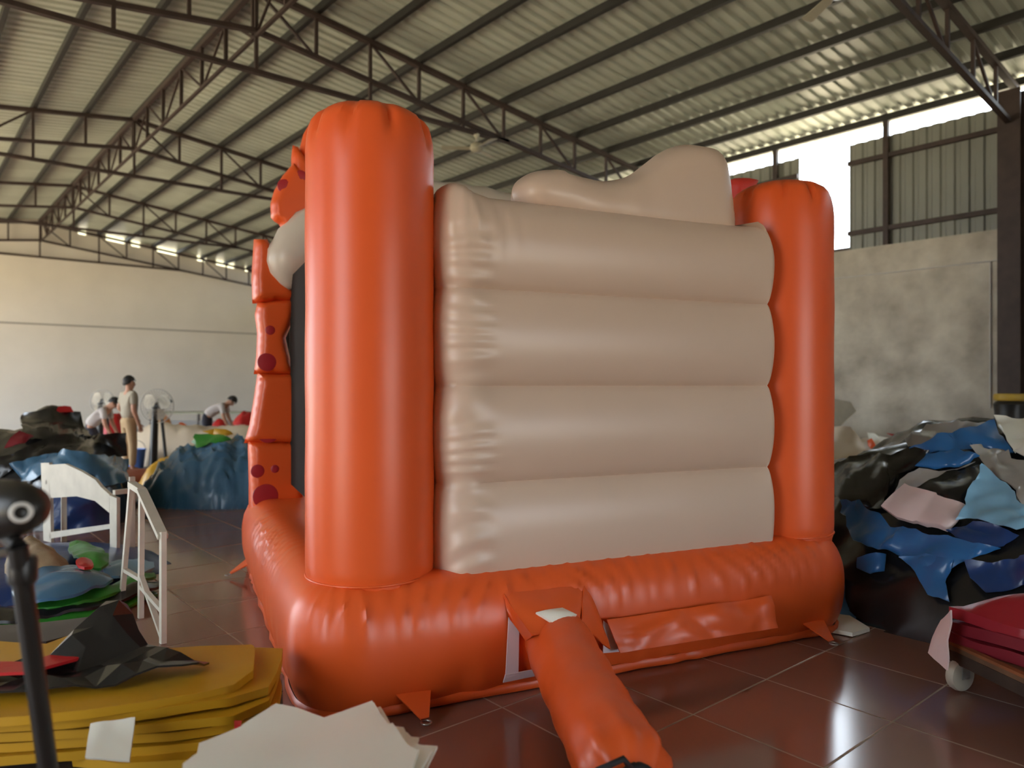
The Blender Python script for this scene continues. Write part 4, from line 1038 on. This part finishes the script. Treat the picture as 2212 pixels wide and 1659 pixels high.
c2 = at(500, 1060, 10.0)
HBL = Heap([(c2[0], c2[1], 1.2, .9, -.7, .80, .6)], .10, 3.2, 21)
HBL.core('blue_tarp_bundle', c2[0] - 1.6, c2[0] + 1.6, c2[1] - 1.6, c2[1] + 1.6, M_STEELBLUE, sp=.03, label='bundle of crumpled steel blue tarpaulin on the floor behind the castle', cat='tarpaulin')
HBL.sheet('green_vinyl_sheet', [(415, 962), (425, 945), (470, 942), (500, 955), (470, 962), (430, 972)], 8.8, 11.5, M_GREEN, lift=.05, amp=.02, sp=7, label='green vinyl sheet on top of the blue tarpaulin', cat='vinyl sheet')
HBL.sheet('yellow_vinyl_sheet', [(445, 942), (470, 937), (500, 945), (490, 955), (460, 948)], 8.8, 11.5, M_YELLOW, lift=.09, amp=.02, sp=7, label='yellow vinyl scrap on top of the blue tarpaulin', cat='vinyl sheet')
c3 = on(385, 1040)
HY = Heap([(c3[0], c3[1], .55, .4, 0, .42, .6)], .05, 3, 5); HY.core('yellow_vinyl_bundle', c3[0] - .8, c3[0] + .8, c3[1] - .8, c3[1] + .8, M_YELLOW, sp=.05, label='yellow vinyl bundle beside the blue tarpaulin', cat='vinyl bundle')
c4 = on(325, 1033)
HX = Heap([(c4[0], c4[1], 1.1, .45, -.3, .16, .5)], .03, 3, 6); HX.core('brick_red_sheet', c4[0] - 1.3, c4[0] + 1.3, c4[1] - 1.3, c4[1] + 1.3, M_RUSTV, sp=.05, label='brick red sheet spread on the floor behind the second trestle', cat='vinyl sheet')
c5 = at(430, 980, 14.7)
HW = Heap([(c5[0], c5[1], 1.5, .7, -.7, .62, .5), (*at(350, 980, 14.6)[:2], .8, .65, -.7, .70, .5), (*at(520, 985, 14.9)[:2], 1.3, .7, -.7, .62, .5)], .06, 1.6, 31)
HW.core('white_vinyl_heap', c5[0] - 4, c5[0] + 4, c5[1] - 3.5, c5[1] + 3.5, M_CREAMV, sp=.08, label='long low heap of off-white vinyl behind the fan', cat='vinyl heap')
for i, (px, py, D, r, h, m, lab) in enumerate(((532, 935, 17.4, .42, .9, M_REDV, 'red vinyl bundle right of the stooping worker'), (475, 930, 17.8, .3, .72, M_REDV, 'red vinyl bundle behind the stooping worker'), (243, 930, 16.0, .38, .92, M_REDV, 'red vinyl bundle left of the standing worker'), (385, 930, 17.5, .45, .62, M_ORANGE, 'orange vinyl bundle in the far background behind the fan'), (352, 912, 18.5, .25, .8, mat('orange_yellow_vinyl', (.6, .22, .03), .4), 'orange yellow bundle just right of the fan pole'))):
    c = at(px, py, D); hh = Heap([(c[0], c[1], r, r, 0, h, .45)], .06, 3, 40 + i)
    hh.core('vinyl_bundle', c[0] - r - .2, c[0] + r + .2, c[1] - r - .2, c[1] + r + .2, m, sp=.05, label=lab, cat='vinyl bundle', group='coloured bundles in the background')
# far workbench
bc = at(440, 900, 22.0); e_ = RGT
WBN = thing('workbench', (bc[0], bc[1], 0), math.atan2(RGT[1], RGT[0]), label='long grey green workbench in front of the white end wall', cat='workbench')
MB().box((0, 0, .72), (3.0, .8, .05)).build('bench_top', mat('grey_green_paint', (.26, .26, .17), .6), WBN)
for x in (-1.4, 0, 1.4):
    for y in (-.35, .35): MB().box((x, y, .347), (.06, .06, .694)).build('leg', M_DARKWOOD, WBN)
MB().box((0, -.36, .35), (2.7, .03, .3)).build('apron_board', mat('grey_paint', (.2, .19, .18), .6), WBN)
# blue pail
pc = on(292, 1012)
PA = thing('pail', (pc[0], pc[1], 0), label='blue plastic pail on the floor right of the standing worker', cat='pail')
MB().lathe([(.13, 0), (.14, .02), (.18, .34), (.19, .345), (.19, .36), (.165, .36), (.13, .03), (.01, .03)], 24).build('body', M_BLUEPL, PA, smooth=40)
MB().tube([(.18 * math.cos(t), .02, .36 + .16 * math.sin(t)) for t in np.linspace(0, math.pi, 13)], .006, 6).build('handle', M_STEEL, PA, smooth=True)

# pedestal fans
def ped_fan(px, py, D, R, lab):
    c = at(px, py, D); H_ = c[2]; ang = math.atan2(FWD[1], FWD[0]) - math.pi / 2
    o = thing('pedestal_fan', (c[0], c[1], 0), ang, label=lab, cat='fan', group='pedestal fans')
    MB().lathe([(.24, 0), (.24, .03), (.10, .05), (.05, .09)], 24).build('base', M_BLACKM, o, smooth=40)
    MB().tube([(-.08, 0, .04), (-.04, 0, H_ - .02)], [.075, .06], 12).build('pole', M_BLACKM, o, smooth=40)
    MB().tube([(.16, .02, .04), (.06, .02, H_ - .12)], .03, 8).build('brace', M_BLACKM, o, smooth=40)
    yk = MB(); yk.bar((-.0, .03, H_ - .06), (-R * .8, .03, H_ + R * .32), .03, .05); yk.bar((.0, .03, H_ - .06), (R * .8, .03, H_ + R * .32), .03, .05); yk.build('yoke', M_BLACKM, o)
    y = MB(); y.tube([(0, -.02, H_), (0, .1, H_), (0, .2, H_), (0, .26, H_)], [.06, .09, .085, .03], 18).build('motor', M_BLACKM, o, smooth=50)
    cg = MB().tube([(R * math.cos(t), -.02, H_ + R * math.sin(t)) for t in np.linspace(0, 2 * math.pi, 49)], .010, 6, cap=False).build('cage_rim', M_WIRE, o, smooth=True)
    w = MB()
    for rr in (.25, .45, .65, .82): w.tube([(R * rr * math.cos(t), -.07 + .05 * rr, H_ + R * rr * math.sin(t)) for t in np.linspace(0, 2 * math.pi, 33)], .0025, 4, cap=False)
    for k in range(36):
        t = 2 * math.pi * k / 36
        for s in (-1, 1): w.bar((.06 * math.cos(t), s * .08 - .02, H_ + .06 * math.sin(t)), (R * math.cos(t), -.02, H_ + R * math.sin(t)), .0035)
    w.build('cage_wires', M_WIRE, cg, kind='stuff')
    for k in range(3):
        t = math.pi / 6 + 2 * math.pi * k / 3; V = []
        for q in range(7):
            r = .05 + (R * .86 - .05) * q / 6; wd = .05 + .09 * math.sin(math.pi * (q + 1) / 8)
            for s in (-1, 1): V.append((r * math.cos(t) - s * wd * math.sin(t), -.03 + s * .03, H_ + r * math.sin(t) + s * wd * math.cos(t)))
        F = [(2 * q, 2 * q + 1, 2 * q + 3, 2 * q + 2) for q in range(6)]
        T = np.array(V); A, FF = shell(T, T + np.array([0, .006, 0]), F); fix_normals(mk('blade', A, FF, mat('pale_blade', (.62, .58, .48), .5), o, smooth=40))
    return o
ped_fan(340, 877, 13.6, .31, 'large pedestal fan between the standing worker and the castle')
ped_fan(222, 868, 15.2, .25, 'smaller pedestal fan behind the seated worker')

# ceiling fans, blades at rest
def ceil_fan(p, ztop, lab, rot):
    o = thing('ceiling_fan', p, rot, label=lab, cat='fan', group='ceiling fans')
    MB().tube([(0, 0, ztop - p[2]), (0, 0, .08)], .012, 8).build('down_rod', M_WIRE, o, smooth=40)
    MB().lathe([(.03, .12), (.09, .09), (.11, .05), (.11, .0), (.07, -.04), (.01, -.05)], 22).build('motor', M_FANBLADE, o, smooth=40)
    MB().lathe([(.012, 0), (.05, .06), (.05, .08), (.02, .1)], 16, (0, 0, ztop - p[2] - .10)).build('canopy', M_FANBLADE, o, smooth=40)
    for k in range(3):
        t = 2 * math.pi * k / 3; M = Matrix.Rotation(t, 3, 'Z')
        V = [M @ Vector(q) for q in ((.10, -.04, .01), (.10, .04, .03), (.55, .065, .03), (.58, .05, .03), (.58, -.05, .01), (.55, -.065, .01))]
        T = np.array([tuple(q) for q in V]); A, FF = shell(T, T - np.array([0, 0, .006]), [(0, 1, 2, 3, 4, 5)]); fix_normals(mk('blade', A, FF, M_FANBLADE, o))
    return o
ztie = ZRIDGE - .15 - SLOPE * 4.4 - .58
q = at(1031, 322, 12.25); ceil_fan((float(q[0]), float(TRUSS_Y[2]), float(q[2])), ztie + .0, 'ceiling fan hanging from the truss above the cream wall', .4)
ceil_fan((7.0, TRUSS_Y[1], 5.33), ZRIDGE - .15 - SLOPE * (7.0 - XRIDGE) - .58, 'ceiling fan hanging from the nearest truss at the top edge', 1.0)

# ================================================================== PEOPLE
def skin(name, J, E, m, parent, root, sub=2):
    """one continuous surface grown round a skeleton: J joint -> (position, radius or (rx, ry))"""
    keys = list(J); me = bpy.data.meshes.new(name)
    me.from_pydata([J[k][0] for k in keys], [(keys.index(a), keys.index(b)) for a, b in E], []); me.materials.append(m)
    o = bpy.data.objects.new(name, me); COL.objects.link(o); o.parent = parent
    md = o.modifiers.new('skin', 'SKIN'); md.use_smooth_shade = True
    for k, sv in zip(keys, me.skin_vertices[0].data):
        r = J[k][1]; sv.radius = r if hasattr(r, '__len__') else (r, r); sv.use_root = (k == root)
    s = o.modifiers.new('sub', 'SUBSURF'); s.levels = sub; s.render_levels = sub
    return o
def person(loc_, rz, pose, shirt, trousers, lab):
    P = thing('person', loc_, rz, label=lab, cat='person')
    J = {k: (tuple(v[0]), v[1]) for k, v in pose.items()}
    fing = {}; FE = []
    for s in 'LR':
        w = Vector(J['wrist' + s][0]); d = (w - Vector(J['elbow' + s][0])).normalized(); a = d.cross(Vector((1, 0, 0)));
        if a.length < .2: a = d.cross(Vector((0, 1, 0)))
        a.normalize(); b = d.cross(a)
        J['palm' + s] = (tuple(w + d * .07), (.036, .022)); FE.append(('wrist' + s, 'palm' + s))
        for f, (off, ln) in enumerate(((-.03, .07), (-.010, .085), (.010, .08), (.03, .065))):
            k1, k2 = 'f%d%s1' % (f, s), 'f%d%s2' % (f, s)
            J[k1] = (tuple(w + d * .105 + a * off), .010); J[k2] = (tuple(w + d * (.105 + ln * .9) + a * off * 1.1 + b * .02), .008)
            FE += [('palm' + s, k1), (k1, k2)]
        J['th1' + s] = (tuple(w + d * .06 - a * .045), .011); J['th2' + s] = (tuple(w + d * .10 - a * .065 + b * .01), .009)
        FE += [('palm' + s, 'th1' + s), ('th1' + s, 'th2' + s)]
    E = [('pelvis', 'waist'), ('waist', 'chest'), ('chest', 'neck'), ('neck', 'jaw'), ('jaw', 'skull'), ('jaw', 'nose')]
    for s in 'LR':
        E += [('chest', 'shoulder' + s), ('shoulder' + s, 'elbow' + s), ('elbow' + s, 'wrist' + s), ('pelvis', 'hip' + s), ('hip' + s, 'knee' + s), ('knee' + s, 'ankle' + s), ('ankle' + s, 'toe' + s)]
    JB = dict(J)
    for k in J:
        f = .78 if k in ('pelvis', 'waist', 'chest') else .8 if k[:-1] in ('hip', 'knee', 'shoulder') else 1
        r = J[k][1]; JB[k] = (J[k][0], tuple(np.array(r if hasattr(r, '__len__') else (r, r)) * f))
    skin('body', JB, E + FE, M_SKIN, P, 'pelvis')
    g = lambda k, f=1.0: (J[k][0], tuple(np.array(J[k][1] if hasattr(J[k][1], '__len__') else (J[k][1],) * 2) * f))
    lerp = lambda a, b, t: tuple(np.array(J[a][0]) * (1 - t) + np.array(J[b][0]) * t)
    S = {k: g(k, 1.14) for k in ('pelvis', 'waist', 'chest')}; SE = [('pelvis', 'waist'), ('waist', 'chest'), ('chest', 'col')]
    S['col'] = (lerp('chest', 'neck', .7), .065)
    for s in 'LR':
        S['shoulder' + s] = g('shoulder' + s, 1.2); S['sl' + s] = (lerp('shoulder' + s, 'elbow' + s, .75), .06); SE += [('chest', 'shoulder' + s), ('shoulder' + s, 'sl' + s)]
    skin('shirt', S, SE, shirt, P, 'chest')
    Tt = {'pelvis': g('pelvis', 1.10), 'belt': (lerp('pelvis', 'waist', .55), tuple(np.array(J['waist'][1]) * 1.08))}; TE = [('pelvis', 'belt')]
    for s in 'LR':
        Tt['hip' + s] = g('hip' + s, 1.15); Tt['knee' + s] = g('knee' + s, 1.3); Tt['cuff' + s] = (lerp('knee' + s, 'ankle' + s, .93), .062)
        TE += [('pelvis', 'hip' + s), ('hip' + s, 'knee' + s), ('knee' + s, 'cuff' + s)]
    skin('trousers', Tt, TE, trousers, P, 'pelvis')
    for s in 'LR':
        a, t = np.array(J['ankle' + s][0]), np.array(J['toe' + s][0]); h = a.copy(); h[2] = t[2]
        d = (t - h) / (np.linalg.norm(t - h) + 1e-9)
        MB().tube([h - d * .07, h - d * .03, h + d * .06, t + d * .02, t + d * .06], [.025, .044, .043, .042, .02], 14).build('shoe', M_DARKCLOTH, P, smooth=60)
    sk_ = np.array(J['skull'][0]); jw = np.array(J['jaw'][0]); ns = np.array(J['nose'][0]); fwd = ns - jw; upv = sk_ - jw; upv /= np.linalg.norm(upv); fwd = fwd - upv * (fwd @ upv); fwd /= np.linalg.norm(fwd); sd = np.cross(fwd, upv)
    hc = sk_ - upv * .01
    V = []; F = []; n1, n2 = 10, 18
    for i in range(n1 + 1):
        th = math.pi * .62 * i / n1
        for k in range(n2):
            ph_ = 2 * math.pi * k / n2; back = .5 - .5 * math.cos(ph_)
            tt = th * (.62 + .42 * back)
            V.append(hc + upv * .118 * math.cos(tt) + (fwd * math.cos(ph_) * .108 + sd * math.sin(ph_) * .092) * math.sin(tt) - fwd * .012)
    for i in range(n1):
        for k in range(n2): F.append((i * n2 + k, i * n2 + (k + 1) % n2, (i + 1) * n2 + (k + 1) % n2, (i + 1) * n2 + k))
    fix_normals(mk('hair', V, F, M_HAIR, P, smooth=60))
    for s in (-1, 1):
        MB().lathe([(.004, -.012), (.012, 0), (.004, .012)], 10, tuple(jw + upv * .075 + fwd * .083 + sd * .034 * s)).build('eye', M_HAIR, P, smooth=60)
        MB().lathe([(.004, -.03), (.016, -.01), (.018, .012), (.006, .028)], 10, tuple(jw + upv * .05 + sd * .088 * s)).build('ear', M_SKIN, P, smooth=60)
    c = jw + upv * -.005 + fwd * .088
    MB().tube([c - sd * .024, c, c + sd * .024], [.003, .006, .003], 6).build('mouth', mat('lips', (.3, .1, .08), .6), P, smooth=60)
    return P
def stand_pose(h=1.70):
    k = h / 1.70
    p = {'pelvis': ((0, 0, .93), (.14, .115)), 'waist': ((0, .01, 1.08), (.14, .115)), 'chest': ((0, .0, 1.32), (.155, .125)), 'neck': ((0, .01, 1.47), .052),
         'jaw': ((0, .025, 1.545), (.062, .062)), 'skull': ((0, .015, 1.62), (.078, .088)), 'nose': ((0, .115, 1.57), .018),
         'shoulderL': ((-.185, 0, 1.395), .056), 'elbowL': ((-.23, -.02, 1.12), .044), 'wristL': ((-.24, .05, .89), .030),
         'shoulderR': ((.185, 0, 1.395), .056), 'elbowR': ((.23, -.02, 1.12), .044), 'wristR': ((.235, .06, .89), .030),
         'hipL': ((-.085, 0, .86), .088), 'kneeL': ((-.095, .02, .49), .058), 'ankleL': ((-.10, -.01, .09), .038), 'toeL': ((-.115, .15, .035), .036),
         'hipR': ((.085, 0, .86), .088), 'kneeR': ((.095, .03, .49), .058), 'ankleR': ((.105, .01, .09), .038), 'toeR': ((.125, .17, .035), .036)}
    return {a: ((b[0][0] * k, b[0][1] * k, b[0][2] * k), b[1]) for a, b in p.items()}
face = math.atan2(RGT[1], RGT[0]) - math.pi / 2       # facing along the picture's right
g1 = on(278, 1022)
sp_ = stand_pose(1.69)
sp_['wristL'] = ((-.17, .12, .98), .030); sp_['elbowL'] = ((-.25, -.06, 1.13), .044)
person((g1[0], g1[1], 0), face + .9, sp_, M_SHIRT, M_KHAKI, 'standing person in grey beige shirt and khaki trousers, arms lowered')
# stooping worker: trunk bent forward, arms down
def stoop_pose(bend, low=0.0):
    p = stand_pose(1.62); hip = np.array([0, 0, .90]); out = {}
    for k, (q, r) in p.items():
        q = np.array(q)
        if k in ('waist', 'chest', 'neck', 'jaw', 'skull', 'nose') or k[:-1] in ('shoulder',):
            d = q - hip; f = bend * (.6 if k == 'waist' else 1.0); c, s = math.cos(f), math.sin(f)
            q = hip + np.array([d[0], d[1] * c + d[2] * s, -d[1] * s + d[2] * c])
        out[k] = [q, r]
    for s in 'LR':
        sh = out['shoulder' + s][0]; sg = -1 if s == 'L' else 1
        out['elbow' + s][0] = sh + np.array([sg * .04, .04, -.26]); out['wrist' + s][0] = sh + np.array([sg * .01, .14, -.46])
    for k in out: out[k][0] = out[k][0] - np.array([0, .05, low]) if k[:-1] not in ('ankle', 'toe') else out[k][0]
    for s in 'LR': out['knee' + s][0] = out['knee' + s][0] + np.array([0, .12 * (low > .1), .08 * (low > .1)])
    return {k: (tuple(v[0]), v[1]) for k, v in out.items()}
g2 = at(452, 950, 16.3)
person((g2[0], g2[1], 0), face + .15, stoop_pose(1.0, .04), M_SHIRTW, M_DARKCLOTH, 'stooping person in pale grey shirt bending over the vinyl to the right')
g3 = at(200, 960, 14.4)
person((g3[0], g3[1], 0), face + .2, stoop_pose(.75, .16), M_SHIRTW, M_DARKCLOTH, 'crouching person in pale shirt behind the black heap on the left')
